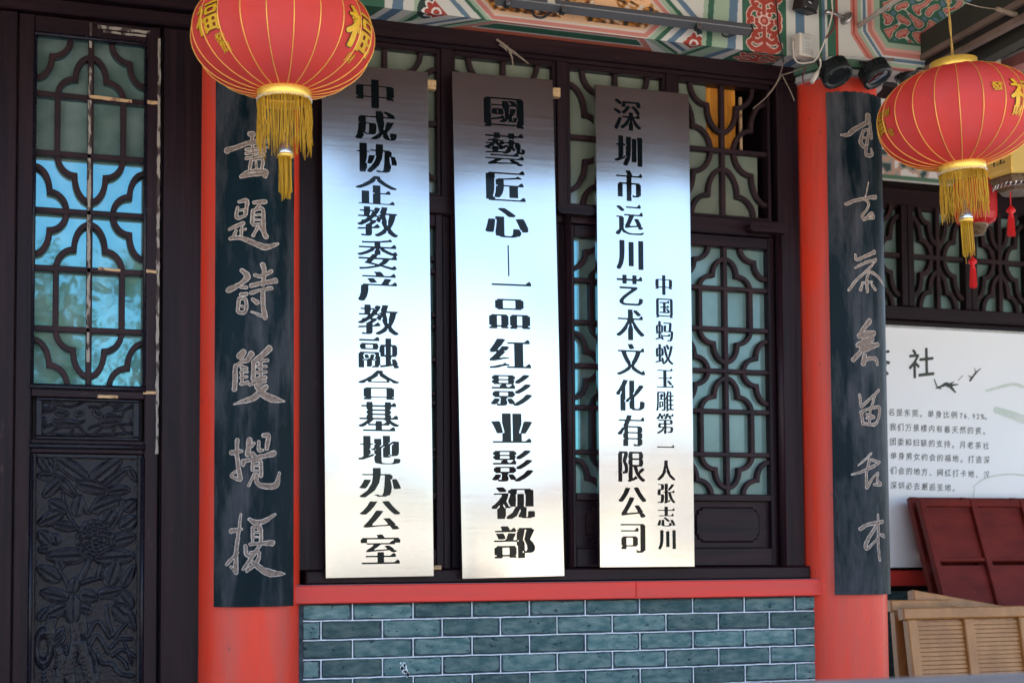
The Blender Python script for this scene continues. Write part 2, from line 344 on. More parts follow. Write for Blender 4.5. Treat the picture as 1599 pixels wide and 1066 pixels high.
def field_mesh(F, thr, fn, m=None):
    """marching squares fill of F>thr; fn maps arrays (u,v in grid units) to 3d points"""
    m = m or MB(); F = np.pad(F, 1)-thr; ny, nx = F.shape; ins = F > 0
    full = ins[:-1, :-1] & ins[:-1, 1:] & ins[1:, :-1] & ins[1:, 1:]; anyi = ins[:-1, :-1] | ins[:-1, 1:] | ins[1:, :-1] | ins[1:, 1:]
    P = []; Fc = []
    for y in range(ny-1):
        d = np.flatnonzero(np.diff(np.concatenate([[0], full[y].astype(np.int8), [0]])))
        for a, b in zip(d[::2], d[1::2]):
            while a < b:
                e = min(a+6, b); o = len(P); P += [(a, y), (e, y), (e, y+1), (a, y+1)]; Fc.append((o, o+1, o+2, o+3)); a = e
        for x in np.flatnonzero(anyi[y] & ~full[y]):
            cs = [(x, y, F[y, x]), (x+1, y, F[y, x+1]), (x+1, y+1, F[y+1, x+1]), (x, y+1, F[y+1, x])]; poly = []
            for i in range(4):
                p, q = cs[i], cs[(i+1) % 4]
                if p[2] > 0: poly.append((p[0], p[1]))
                if (p[2] > 0) != (q[2] > 0):
                    t = p[2]/(p[2]-q[2]); poly.append((p[0]+(q[0]-p[0])*t, p[1]+(q[1]-p[1])*t))
            if len(poly) >= 3:
                o = len(P); P += poly; Fc.append(tuple(range(o, o+len(poly))))
    if not P: return m
    A = np.array(P, float)-1
    return m.add(fn(A[:, 0], A[:, 1]), Fc)
def down(f, k):
    S = f.shape[0]//k*k; return f[:S, :S].reshape(S//k, k, S//k, k).mean(axis=(1, 3))
def stroke_field(strokes, x0, x1, z0, z1, step):
    """strokes: lists of (x,z,r) in metres; returns field = max(r - dist) in metres"""
    nx, nz = int((x1-x0)/step)+1, int((z1-z0)/step)+1
    X, Z = np.meshgrid(x0+np.arange(nx)*step, z0+np.arange(nz)*step); F = np.full(X.shape, -1.0)
    for s in strokes:
        if len(s) > 2:
            s = spline(s, 5)
        for a, b in zip(s[:-1], s[1:]):
            ax, az, ar = a; bx, bz, br = b; dx, dz = bx-ax, bz-az
            t = np.clip(((X-ax)*dx+(Z-az)*dz)/(dx*dx+dz*dz+1e-12), 0, 1)
            F = np.maximum(F, ar+(br-ar)*t-np.hypot(X-ax-t*dx, Z-az-t*dz))
    return F

# ================================================================== SETTING
tag(MB().box(-60, 60, -70, 40, -0.5, 0.0).build('ground', 'ground'), kind='structure')
tag(MB().box(-9, 12, -2.6, 6, 0.004, 0.30).build('porch_floor', 'floor'), kind='structure')
# porch roof with boarded underside, falling towards the eaves
r_ = MB()
r_.prism([(-12, -2.7, 3.46), (-12, 0.35, 4.15), (-12, 4.0, 6.8), (-12, 8.5, 4.2), (-12, 8.5, 4.35), (-12, 4.0, 7.0), (-12, 0.3, 4.4), (-12, -2.7, 3.60)], (27, 0, 0))
tag(r_.build('roof', 'ceiling'), 'broad tiled roof over the porch, its brown underside above the painted beams', 'roof')
# the dark body of the building behind the facade
def wallobj(name, b, mat, label, cat='wall'):
    return tag(MB().box(*b).build(name, mat), label, cat)
wallobj('interior_wall', (-12, 2.98, 1.0, 1.1, 0, 5.0), 'dark_in', 'dark room wall seen through the missing lattice pane')
wallobj('side_wall', (2.90, 2.98, 0.12, 1.40, 0.3, 4.0), 'wood', 'dark side wall of the porch recess behind the right column')
# low pale houses and trees opposite, seen in the steel and the glass
def opposite(x0, x1, y, h, roofh, lab):
    b = thing('plaster_house', lab, 'house', ((x0+x1)/2, y, 0), 'houses across the square')
    w = (x1-x0)/2; MB().box(-w, w, -4, 0, 0, h).build('wall', 'plaster', b)
    MB().prism([(-w-0.4, 0.5, h), (-w-0.4, -2, h+roofh), (-w-0.4, -4.5, h)], (2*w+0.8, 0, 0)).build('roof', 'ceiling', b)
    for k in range(int(w)):
        cx = -w+1+2*k
        f = MB().box(cx-0.5, cx+0.5, 0.0, 0.05, 1.0, 2.5).build('window', 'lattice', b); MB().box(cx-0.42, cx+0.42, 0.05, 0.06, 1.08, 2.42).build('pane', 'glass_g', f)
opposite(-34, -17, -38, 3.6, 1.0, 'long pale plaster house across the square on the left')
opposite(-15, 9, -40, 3.9, 0.9, 'long pale plaster house straight across the square')
opposite(12, 30, -37, 3.5, 1.1, 'long pale plaster house across the square on the right')

def tree(x, y, h, lab, seed):
    rd = random.Random(seed); t = thing('broadleaf_tree', lab, 'tree', (x, y, 0), 'trees across the square')
    m = MB().tube([(0, 0, 0), (0.1, 0.05, h*0.35), (0.0, 0.1, h*0.7)], [0.22, 0.16, 0.06], 10)
    for k in range(7):
        a = k*0.9; m.tube([(0.08, 0.04, h*(0.3+0.04*k)), (math.cos(a)*h*0.2, math.sin(a)*h*0.2, h*(0.5+0.05*k))], [0.07, 0.02], 6)
    m.build('trunk', 'trunk', t); m = MB()
    for c in range(46):
        a, q = rd.uniform(0, 6.28), math.sqrt(rd.random())*h*0.33; zc_ = h*rd.uniform(0.35, 0.93); q *= math.sqrt(max(0.1, 1-((zc_/h-0.62)/0.42)**2))
        for l_ in range(70):
            p = np.array([q*math.cos(a), q*math.sin(a), zc_])+np.array([rd.gauss(0, 0.32), rd.gauss(0, 0.32), rd.gauss(0, 0.25)])
            e1 = np.array([rd.gauss(0, 1) for _ in range(3)]); e1 /= np.linalg.norm(e1); e2 = np.cross(e1, [rd.gauss(0, 1) for _ in range(3)]); e2 /= np.linalg.norm(e2)
            m.add([p-e1*0.11, p+e2*0.06, p+e1*0.11, p-e2*0.06], [(0, 1, 2, 3)])
    o = m.build('crown', 'leaf', t); return t
for k, (x, y, h, lab) in enumerate(((-1.6, -22, 7.0, 'bushy tree across the square opposite the carved door'), (1.7, -23, 7.4, 'taller bushy tree across the square right of the door axis'), (-5.5, -24, 6.0, 'bushy tree across the square far to the left'), (19.5, -27, 5.5, 'bushy tree across the square far to the right'), (23.5, -26, 5.0, 'smaller bushy tree across the square at the right end'))):
    tree(x, y, h, lab, k)

# ================================================================== lattice generator
def strip(pts, w, y0, y1, name, mat, parent, mesh_only=False):
    """bar swept along pts (x,z), width w, from y0 (front) to y1"""
    P = [np.array(p, float) for p in pts]; m = MB(); V = []; k = len(P)
    for i in range(k):
        if i == 0: t1 = t2 = P[1]-P[0]
        elif i == k-1: t1 = t2 = P[-1]-P[-2]
        else: t1 = P[i]-P[i-1]; t2 = P[i+1]-P[i]
        t1 = t1/np.linalg.norm(t1); t2 = t2/np.linalg.norm(t2)
        n = np.array([-(t1+t2)[1], (t1+t2)[0]]); n = n/(np.linalg.norm(n)+1e-9)
        n = n/max(0.45, abs(n@np.array([-t1[1], t1[0]])))*w/2
        a, b = P[i]+n, P[i]-n; bv = 0.0025
        a2, b2 = P[i]+n*(1-bv*2/w), P[i]-n*(1-bv*2/w)
        V += [(a[0], y1, a[1]), (a[0], y0+bv, a[1]), (a2[0], y0, a2[1]), (b2[0], y0, b2[1]), (b[0], y0+bv, b[1]), (b[0], y1, b[1])]
    F = [(i*6+j, (i+1)*6+j, (i+1)*6+j+1, i*6+j+1) for i in range(k-1) for j in range(5)]
    F += [(0, 1, 2, 3, 4, 5), tuple(range((k-1)*6, k*6))[::-1]]
    m.add(V, F); return m.build(name, mat, parent)
def ogee(hx, hz):
    """quarter trefoil from (hx,0) to (0,hz), cusp in between"""
    cx, cz = hx*0.47, hz*0.44; pts = []
    for k in range(8):
        a = k/7*math.pi/2; pts.append((cx+(hx-cx)*math.cos(a), cz*math.sin(a)))
    q = []
    for k in range(8):
        a = k/7*math.pi/2; q.append((cx*math.cos(a), cz+(hz-cz)*math.sin(a)))
    return pts+q[1:]
def lattice(parent, W, zs, w=0.018, y0=-0.018, y1=0.006, mullion_mat=None):
    """W half width, zs = seven heights from top to bottom; local x centred"""
    ix = W*0.60
    strip([(0, zs[-1]), (0, zs[0])], w, y0, y1, 'lattice_bar', mullion_mat or 'lattice', parent)
    for z in zs[1:-1]: strip([(-W, z), (W, z)], w, y0-0.0015, y1, 'lattice_bar', 'lattice', parent)
    for a, b in ((1, 2), (4, 5)):
        for s in (-1, 1): strip([(s*ix, zs[b]), (s*ix, zs[a])], w, y0-0.0007, y1, 'lattice_bar', 'lattice', parent)
    og = lambda cx, cz, hx, hz: strip([(cx+x*hx_s(hx), cz+z) for x, z in []], w, y0, y1, 'x', 'lattice', parent)
    def sc(cx, cz, sx, sz, hx, hz):
        strip([(cx+sx*x, cz+sz*z) for x, z in ogee(hx, hz)], w, y0+0.0012, y1, 'lattice_scroll', 'lattice', parent)
    h = abs(zs[0]-zs[1])
    for s in (-1, 1):
        sc(0, zs[1], s, 1, ix, h*0.72); sc(0, zs[2], s, -1, ix, h*0.80)
        sc(0, zs[4], s, 1, ix, h*0.80); sc(0, zs[5], s, -1, ix, h*0.80)
        sc(-s*W, zs[3], s, 1, W*0.58, h*0.76); sc(-s*W, zs[3], s, -1, W*0.58, h*0.76)
        sc(-s*W, zs[0], s, -1, W*0.62, h*0.72); sc(-s*W, zs[6], s, 1, W*0.62, h*0.78)
def transom_lattice(parent, W, z0, z1, w=0.019, y0=-0.018, y1=0.006):
    zm = (z0+z1)/2; h = zm-z0
    strip([(0, z0), (0, z1)], w, y0, y1, 'lattice_bar', 'lattice', parent)
    strip([(-W, zm), (W, zm)], w, y0-0.0015, y1, 'lattice_bar', 'lattice', parent)
    def sc(cx, cz, sx, sz, hx, hz):
        strip([(cx+sx*x, cz+sz*z) for x, z in ogee(hx, hz)], w, y0+0.0012, y1, 'lattice_scroll', 'lattice', parent)
    for s in (-1, 1):
        sc(0, z1, s, -1, W*0.70, h*0.72); sc(0, z0, s, 1, W*0.70, h*0.72)
        sc(-s*W, zm, s, 1, W*0.74, h*0.78); sc(-s*W, zm, s, -1, W*0.74, h*0.78)

# ================================================================== DOOR (left)
dx = 0.160; DW = 0.186
door = thing('carved_door', 'dark carved wooden door with blue lattice panes left of the red column', 'door', (dx, 0, 0.3))
def D(b, name, mat='wood', bev=0.003, parent=None):
    b = (b[0]-dx, b[1]-dx, b[2], b[3], b[4]-0.3, b[5]-0.3)
    return MB().box(*b, bev=bev).build(name, mat, parent or door)
DL, DR = -0.082, 0.396
D((DL, dx-DW-0.004, -0.045, 0.02, 0.42, 3.20), 'stile'); D((dx+DW+0.004, DR, -0.045, 0.02, 0.42, 3.20), 'stile')
D((dx-DW-0.003, dx+DW+0.003, -0.0435, 0.02, 3.135, 3.199), 'rail', 'wood_h')
D((dx-DW-0.003, dx+DW+0.003, -0.0435, 0.02, 1.862, 1.900), 'rail', 'wood_h')
D((dx-DW-0.003, dx+DW+0.003, -0.0435, 0.02, 1.668, 1.715), 'rail', 'wood_h')
D((dx-DW-0.003, dx+DW+0.003, -0.0435, 0.02, 0.42, 0.56), 'rail', 'wood_h')
for z in (1.897, 1.692):      # shiny half-round mouldings
    MB().tube([(-DW-0.008, -0.047, z-0.3), (DW+0.008, -0.047, z-0.3)], 0.0105, 10).build('moulding', 'carved', door, True)
MB().tube([(-DW-0.004, -0.045, 3.133-0.3), (DW+0.004, -0.045, 3.133-0.3)], 0.009, 8).build('moulding', 'carved', door, True)
for s in (-1, 1):
    MB().tube([(s*(DW+0.001), -0.044, 1.90-0.3), (s*(DW+0.001), -0.044, 3.13-0.3)], 0.006, 8).build('moulding', 'carved', door, True)
    MB().tube([(s*(DW-0.001), -0.044, 0.57-0.3), (s*(DW-0.001), -0.044, 1.66-0.3)], 0.006, 8).build('moulding', 'carved', door, True)
zs = [3.130, 2.927, 2.719, 2.517, 2.314, 2.102, 1.905]
lattice(door, DW, [z-0.3 for z in zs], w=0.020, y0=-0.026, y1=0.004)
D((dx-DW-0.003, dx+DW+0.003, 0.006, 0.010, 1.90, 3.135), 'glass_pane', 'glass', 0)
# flaking pale paper strip down the mullion and along the gap
def flakes(parent, pts, w, y, dep, ox, oz, name='flaking_strip', mat='weathered'):
    m = MB()
    for (x0, z0), (x1, z1) in zip(pts[:-1], pts[1:]):
        L = math.hypot(x1-x0, z1-z0); n = max(2, int(L/0.02))
        l_, r2 = [], []
        for i in range(n+1):
            t = i/n; x = x0+(x1-x0)*t; z = z0+(z1-z0)*t; ww = w*(0.75+0.5*random.random()); jx = random.uniform(-0.12, 0.12)*w
            nx_, nz_ = (z1-z0)/L, -(x1-x0)/L
            l_.append((x-ox-nx_*(ww/2+jx), z-oz-nz_*(ww/2+jx))); r2.append((x-ox+nx_*(ww/2-jx), z-oz+nz_*(ww/2-jx)))
        poly = [(a, y, b) for a, b in l_]+[(a, y, b) for a, b in r2[::-1]]
        for i in range(n):
            q = [l_[i], l_[i+1], r2[i+1], r2[i]]; m.prism([(a, y, b) for a, b in q], (0, dep, 0))
    return m.build(name, mat, parent)
flakes(door, [(dx-0.003, 1.99), (dx-0.003, 2.96), (dx-0.003, 3.04)], 0.011, -0.0275, 0.001, dx, 0.3)
flakes(door, [(dx-0.003, 3.10), (dx-0.003, 3.19)], 0.008, -0.047, 0.001, dx, 0.3)
flakes(door, [(DR-0.003, 1.67), (DR-0.003, 3.16)], 0.010, -0.0465, 0.001, dx, 0.3)
for (a, b, c, d_) in ((0.155, 2.932, 0.30, 2.927), (0.352, 2.925, 0.388, 2.925), (0.19, 2.322, 0.265, 2.318), (0.348, 2.317, 0.392, 2.317), (0.345, 1.885, 0.392, 1.886), (0.19, 1.868, 0.26, 1.868)):
    flakes(door, [(a, b), (c, d_)], 0.011, -0.0465 if a > 0.34 or b < 1.9 else -0.030, 0.001, dx, 0.3, 'chipped_patch', 'bare')
flakes(door, [(0.18, 3.18), (0.36, 3.178)], 0.012, -0.0455, 0.001, dx, 0.3, 'chipped_patch', 'weathered')
flakes(door, [(0.20, 3.164), (0.35, 3.163)], 0.008, -0.0455, 0.001, dx, 0.3, 'chipped_patch', 'weathered')

# carved reliefs -----------------------------------------------------
def relief(parent, x0, x1, z0, z1, y, feats, step=0.0019, depth=0.015, name='carved_panel'):
    nx, nz = int((x1-x0)/step)+1, int((z1-z0)/step)+1
    X, Z = np.meshgrid(np.linspace(x0, x1, nx), np.linspace(z0, z1, nz)); H = np.zeros(X.shape)
    for f in feats:
        kd = f[0]
        if kd == 'leaf':
            _, a, b, w = f; d = b-a; L = np.linalg.norm(d); d = d/L; n = np.array([-d[1], d[0]])
            s = ((X-a[0])*d[0]+(Z-a[1])*d[1])/L; t = (X-a[0])*n[0]+(Z-a[1])*n[1]
            wid = w/2*np.sqrt(np.clip(np.sin(np.clip(s, 0, 1)*math.pi), 0, 1)+1e-6)*(1.1-0.35*s)
            k = np.clip(1-np.abs(t)/np.maximum(wid, 1e-5), 0, 1)*((s > 0) & (s < 1))
            h = (k > 0)*(0.45+0.55*np.clip(k*3, 0, 1))-0.5*np.exp(-(t/0.0018)**2)*(k > 0)+0.16*np.sin((np.abs(t)*1.1+s*L)*800)*(k > 0.12)
            H = np.where(k > 0, np.maximum(h, H*0.25+h*0.75), H)
        elif kd == 'blob':
            _, c, rx, rz = f; q = ((X-c[0])/rx)**2+((Z-c[1])/rz)**2
            H = np.where(q < 1, 0.35+0.75*np.sqrt(np.clip(1-q, 0, 1)), H)
        elif kd == 'ring':
            _, c, rx, rz, w = f; q = np.sqrt(((X-c[0])/rx)**2+((Z-c[1])/rz)**2); k = np.clip(1-np.abs(q-0.8)/w, 0, 1); H = np.maximum(H, k**0.5*0.8)
        elif kd == 'stem':
            _, pts, w = f; pts = spline(pts, 5) if len(pts) > 2 else [np.array(p) for p in pts]
            for a, b in zip(pts[:-1], pts[1:]):
                d = b-a; t = np.clip(((X-a[0])*d[0]+(Z-a[1])*d[1])/(d@d+1e-12), 0, 1); r = np.hypot(X-a[0]-t*d[0], Z-a[1]-t*d[1])/(w/2)
                H = np.where(r < 1, np.maximum(H, 0.3+0.6*np.sqrt(np.clip(1-r*r, 0, 1))), H)
    H = blur(H, 1)*0.5+H*0.5
    H += 0.10*blur(rng.standard_normal(H.shape), 1)+0.05*np.sin(X*700+Z*90)*(H > 0.1)
    gz, gx = np.gradient(blur(H, 1)); edge_hl = np.clip(np.hypot(gx, gz)*4.5-0.35, 0, 1)*np.clip(blur(rng.standard_normal(H.shape), 4)*4+0.75, 0, 1)*(H > 0.3)
    cc_ = np.array([0.008, 0.0065, 0.010])[None, None, :]*(1-edge_hl[..., None])+np.array([0.11, 0.115, 0.13])[None, None, :]*edge_hl[..., None]  # pale bluish sheen painted along the steep edges of the carving
    m = MB(); m.v = [tuple(p) for p in np.stack([X.ravel(), (y-H*depth).ravel(), Z.ravel()], 1)]
    i = (np.arange(nz-1)[:, None]*nx+np.arange(nx-1)[None, :]).ravel()
    m.f = list(zip(i.tolist(), (i+1).tolist(), (i+nx+1).tolist(), (i+nx).tolist()))
    return m.build(name, 'carved_highlit', parent, True, colors=np.c_[cc_.reshape(-1, 3), np.ones(X.size)])
def q7(X, Y): p = PY(40+X/4.635, 600+Y/4.635, -0.02); return np.array([p[0]-dx, p[2]-0.3])
def q8(X, Y): p = PY(40+X/4.335, 820+Y/4.335, -0.02); return np.array([p[0]-dx, p[2]-0.3])
S7, S8 = 2.42e-3/4.635, 2.42e-3/4.335
F = []
def lf(q, S, *ls):
    for (a, b, c, d, w) in ls: F.append(('leaf', q(a, b), q(c, d), w*S))
def st(q, S, w, *ps): F.append(('stem', [q(a, b) for a, b in ps], w*S))
st(q7, S7, 16, (200, 650), (290, 690), (380, 810)); st(q7, S7, 14, (230, 710), (290, 770), (350, 810)); st(q7, S7, 16, (270, 790), (300, 920), (390, 1060))
st(q7, S7, 16, (420, 870), (460, 930), (520, 830), (590, 790)); st(q7, S7, 18, (710, 890), (660, 980), (620, 1060))
lf(q7, S7, (100, 520, 190, 650, 70), (210, 660, 90, 660, 70), (260, 690, 130, 810, 80), (460, 700, 195, 515, 110), (460, 720, 700, 535, 120), (570, 740, 745, 605, 70),
   (740, 600, 805, 700, 50), (370, 715, 610, 770, 95), (590, 775, 760, 760, 75), (370, 950, 400, 800, 95), (480, 910, 690, 825, 110), (300, 920, 170, 845, 110), (720, 910, 805, 835, 90),
   (270, 930, 95, 1010, 100), (560, 1010, 640, 900, 110), (200, 1010, 380, 1040, 70), (690, 1040, 805, 960, 110), (700, 830, 710, 890, 40), (240, 560, 210, 620, 40))
st(q8, S8, 30, (430, 240), (400, 310), (360, 380)); st(q8, S8, 24, (520, 235), (490, 340)); st(q8, S8, 22, (385, 390), (470, 360), (560, 350)); st(q8, S8, 16, (230, 300), (270, 370), (300, 440))
st(q8, S8, 60, (340, 640), (340, 800), (300, 950), (310, 1100)); st(q8, S8, 40, (390, 600), (400, 740)); st(q8, S8, 70, (380, 800), (420, 950), (460, 1100)); st(q8, S8, 60, (180, 640), (170, 720), (240, 900), (230, 1100))
lf(q8, S8, (180, 130, 95, 40, 90), (170, 150, 90, 170, 60), (190, 60, 220, 130, 60), (420, 200, 140, 215, 110), (360, 170, 460, 235, 50), (470, 225, 740, 205, 120), (590, 110, 745, 70, 90),
   (230, 370, 85, 280, 100), (250, 290, 210, 220, 60), (560, 410, 620, 235, 110), (720, 560, 600, 420, 110), (490, 470, 660, 440, 75), (600, 540, 735, 660, 110), (660, 420, 740, 265, 60),
   (690, 600, 745, 710, 50), (320, 450, 340, 355, 75), (290, 490, 100, 450, 90), (370, 470, 490, 490, 90), (270, 545, 140, 610, 100), (375, 560, 450, 575, 80), (325, 660, 325, 465, 110),
   (90, 640, 160, 560, 60), (180, 780, 265, 690, 45), (190, 830, 270, 740, 45))
st(q8, S8, 16, (415, 760), (490, 650), (570, 755)); st(q8, S8, 16, (440, 810), (490, 745), (560, 860)); st(q8, S8, 14, (575, 830), (630, 775), (720, 765)); st(q8, S8, 16, (590, 880), (660, 840), (740, 885))
st(q8, S8, 16, (620, 880), (670, 920), (690, 965)); st(q8, S8, 20, (548, 550), (560, 640), (595, 740)); st(q8, S8, 14, (690, 660), (640, 710), (610, 760)); st(q8, S8, 18, (490, 870), (520, 930), (590, 940), (640, 1000), (730, 1020))
st(q8, S8, 12, (670, 790), (700, 860), (720, 930)); st(q8, S8, 18, (430, 820), (480, 920), (490, 1060)); st(q8, S8, 14, (200, 960), (260, 930), (280, 830), (270, 820))
F.append(('ring', q8(122, 828), 52*S8, 118*S8, 0.30)); F.append(('ring', q8(397, 905), 36*S8, 36*S8, 0.3))
for k in range(6): F.append(('blob', q8(125, 960+k*30), 10*S8, 10*S8))
for k in range(3): F.append(('blob', q8(275, 820+k*26), 9*S8, 9*S8))
F.append(('blob', q8(342, 770), 13*S8, 8*S8)); F.append(('blob', q8(352, 828), 16*S8, 9*S8))
for rad, n in ((108, 15), (84, 13), (60, 10), (34, 6), (0, 1)):
    for k in range(n):
        a = 2*math.pi*k/n+rad; F.append(('blob', q8(475+rad*math.cos(a), 85+rad*math.sin(a)*0.95), 24*S8, 22*S8))
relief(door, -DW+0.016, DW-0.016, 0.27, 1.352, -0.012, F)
D((dx-DW, dx+DW, 0.002, 0.01, 0.56, 1.67), 'panel_backing')
for b in ((dx-DW, dx-DW+0.016, -0.030, 0.004, 0.56, 1.668), (dx+DW-0.016, dx+DW, -0.030, 0.004, 0.56, 1.668), (dx-DW+0.016, dx+DW-0.016, -0.0285, 0.004, 1.652, 1.668)): D(b, 'panel_frame', 'carved')
F = []
st(q7, S7, 10, (120, 360), (300, 365), (540, 365), (790, 350)); st(q7, S7, 9, (140, 310), (190, 290), (250, 300)); st(q7, S7, 9, (165, 365), (230, 315), (280, 300)); st(q7, S7, 9, (380, 290), (410, 330), (440, 355)); st(q7, S7, 9, (310, 365), (345, 330))
st(q7, S7, 8, (370, 260), (400, 275), (430, 260)); st(q7, S7, 9, (460, 320), (500, 300), (560, 290)); st(q7, S7, 9, (480, 370), (550, 320)); st(q7, S7, 9, (630, 365), (650, 310)); st(q7, S7, 9, (670, 280), (710, 320), (730, 355))
st(q7, S7, 8, (640, 225), (700, 235), (715, 190), (790, 150)); st(q7, S7, 8, (690, 290), (790, 285)); st(q7, S7, 8, (120, 200), (190, 190), (220, 160)); st(q7, S7, 8, (250, 150), (330, 160), (420, 130)); st(q7, S7, 8, (460, 160), (540, 165), (600, 140), (700, 150))
lf(q7, S7, (230, 275, 400, 290, 62), (200, 260, 260, 300, 50), (215, 200, 320, 215, 50), (360, 215, 420, 210, 40), (535, 285, 690, 265, 75), (490, 190, 560, 240, 50), (570, 240, 640, 220, 40), (120, 240, 140, 300, 40), (770, 270, 790, 210, 40), (620, 180, 710, 170, 34))
for c, r in (((235, 110), 46), ((235, 110), 26), ((150, 150), 40), ((655, 120), 44), ((655, 120), 24)): F.append(('ring', q7(*c), r*S7, r*S7*0.8, 0.25))
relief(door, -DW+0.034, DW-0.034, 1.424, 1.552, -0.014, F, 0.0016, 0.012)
for b in ((dx-DW+0.012, dx-DW+0.034, -0.032, 0.004, 1.728, 1.852), (dx+DW-0.034, dx+DW-0.012, -0.032, 0.004, 1.728, 1.852), (dx-DW+0.012, dx+DW-0.012, -0.0335, 0.004, 1.851, 1.861), (dx-DW+0.012, dx+DW-0.012, -0.0335, 0.004, 1.716, 1.727)): D(b, 'panel_frame', 'carved')
D((dx-DW, dx+DW, 0.002, 0.01, 1.71, 1.865), 'panel_backing')
# door frame round it
df = thing('door_frame', 'dark wooden door frame with heavy lintel at the far left', 'door frame', (0.2, 0, 0.3))
for b, mt in (((0.408, 0.60, -0.03, 0.1, 0.3, 3.21), 'wood'), ((-0.30, -0.086, -0.055, 0.1, 0.3, 3.2), 'wood'), ((-0.60, -0.31, -0.03, 0.1, 0.3, 3.2), 'wood')):
    MB().box(b[0]-0.2, b[1]-0.2, b[2], b[3], b[4]-0.3, b[5]-0.3, bev=0.004).build('post', mt, df)
MB().box(-0.9, 0.42, -0.07, 0.1, 2.905, 2.955, bev=0.006).build('lintel', 'wood_h', df)
MB().box(-0.9, 0.42, -0.10, 0.1, 2.957, 3.9, bev=0.006).build('lintel', 'wood_h', df)
MB().box(-0.9, 0.42, -0.06, 0.1, 0.0, 0.12, bev=0.006).build('threshold', 'wood_h', df)
MB().box(0.205, 0.2135, -0.004, 0.05, 0.12, 2.90).build('gap_filler', 'dark_in', df)

# ================================================================== WINDOW WALL
pitch_, c0 = 0.4717, 1.227
cxs = [c0+pitch_*i for i in range(4)]
wf = thing('timber_frame', 'dark wooden window frame behind the three steel signs', 'window frame', (1.95, 0, 1.2))
def W(b, name, mat='wood', bev=0.003): return MB().box(b[0]-1.95, b[1]-1.95, b[2], b[3], b[4]-1.2, b[5]-1.2, bev=bev).build(name, mat, wf)
W((0.86, 2.98, -0.040, 0.05, 3.262, 3.3245), 'head', 'wood_h'); W((0.86, 2.98, -0.034, 0.05, 3.243, 3.2615), 'head_moulding', 'wood_h')
W((0.86, 0.993, -0.036, 0.05, 1.255, 3.243), 'jamb'); W((2.882, 2.98, -0.036, 0.05, 1.255, 3.243), 'jamb')
for i in range(3): W((cxs[i]+pitch_/2-0.022, cxs[i]+pitch_/2+0.022, -0.036, 0.05, 2.6, 3.243), 'post'); 
for i in range(3): W((cxs[i]+pitch_/2-0.014, cxs[i]+pitch_/2+0.014, -0.020, 0.05, 1.255, 2.6), 'post')
W((0.993, 2.882, -0.038, 0.05, 2.603, 2.672), 'transom_rail', 'wood_h')
W((0.918, 2.99, -0.062, 0.05, 1.204, 1.2545), 'sill', 'wood_h', 0.006)
W((0.86, 2.98, 0.052, 0.07, 1.2, 1.24), 'backing', 'dark_in', 0)
names_t = ['transom light above the leftmost steel sign beside the red lantern', 'transom light above the middle steel sign with pale scroll tips showing',
           'transom light above the narrow steel sign, between the second and third signs', 'rightmost transom light with a broken pane and orange cloth behind']
for i, cx in enumerate(cxs):
    t = thing('transom_window', names_t[i], 'transom window', (cx, 0, 2.672), 'lattice transoms over the casements')
    w2 = pitch_/2-0.0225
    for s in (-1, 1): MB().box(min(s*w2, s*(w2-0.014)), max(s*w2, s*(w2-0.014)), -0.028, 0.02, 0.0005, 0.570, bev=0.002).build('frame_side', 'wood', t)
    MB().box(-w2+0.014, w2-0.014, -0.0285, 0.02, 0.0005, 0.012, bev=0.002).build('frame_rail', 'wood_h', t); MB().box(-w2+0.014, w2-0.014, -0.0285, 0.02, 0.550, 0.570, bev=0.002).build('frame_rail', 'wood_h', t)
    transom_lattice(t, w2-0.012, 0.010, 0.552)
    if i < 3: MB().box(-w2+0.012, w2-0.012, 0.009, 0.012, 0.01, 0.552).build('glass_pane', 'glass_t', t)
    else:
        MB().box(-w2+0.012, 0.17, 0.009, 0.012, 0.01, 0.282).build('glass_pane', 'glass_t', t)
        MB().box(-w2+0.012, -0.062, 0.009, 0.012, 0.282, 0.552).build('glass_pane', 'glass_t', t)
m = MB()
for k in range(12):
    x0 = 2.575+0.0125*k
    m.prism([(x0, 0.035+0.006*math.sin(k*1.9), 2.70), (x0+0.0125, 0.035+0.006*math.sin((k+1)*1.9), 2.70), (x0+0.0125, 0.035+0.006*math.sin((k+1)*1.9), 3.235), (x0, 0.035+0.006*math.sin(k*1.9), 3.235)], (0, 0.003, 0))
tag(m.build('orange_cloth', 'orange'), 'orange cloth hanging behind the broken transom pane at the right', 'cloth')
tag(MB().box(2.745, 2.757, 0.03, 0.04, 2.70, 3.2).build('loose_batten', 'bare'), 'thin pale batten standing in the broken transom pane', 'batten')
# casements
names_c = ['leftmost lattice casement window, hidden behind the first steel sign', 'lattice casement window behind the middle steel sign',
           'lattice casement window showing between the middle and the narrow steel sign', 'rightmost lattice casement window, free beside the narrow steel sign']
zc = [2.552-0.0, 2.383, 2.217, 2.046, 1.882, 1.707, 1.546]
cas = thing('casement_window', names_c[0], 'casement window', (cxs[0], 0, 1.256), 'lattice casements of the window wall')
CW = 0.190
def K(b, name, mat='wood', bev=0.003): return MB().box(b[0], b[1], b[2], b[3], b[4]-1.256, b[5]-1.256, bev=bev).build(name, mat, cas)
for s in (-1, 1): K((min(s*CW, s*0.2195), max(s*CW, s*0.2195), -0.034, 0.02, 1.258, 2.600), 'stile')
K((-CW, CW, -0.0325, 0.02, 2.552, 2.599), 'rail', 'wood_h'); K((-CW, CW, -0.0325, 0.02, 1.518, 1.546), 'rail', 'wood_h'); K((-CW, CW, -0.0325, 0.02, 1.259, 1.330), 'rail', 'wood_h')
lattice(cas, CW, [z-1.256 for z in zc], w=0.018, y0=-0.024, y1=0.004)
K((-CW, CW, 0.006, 0.009, 1.54, 2.555), 'glass_pane', 'glass_g', 0)
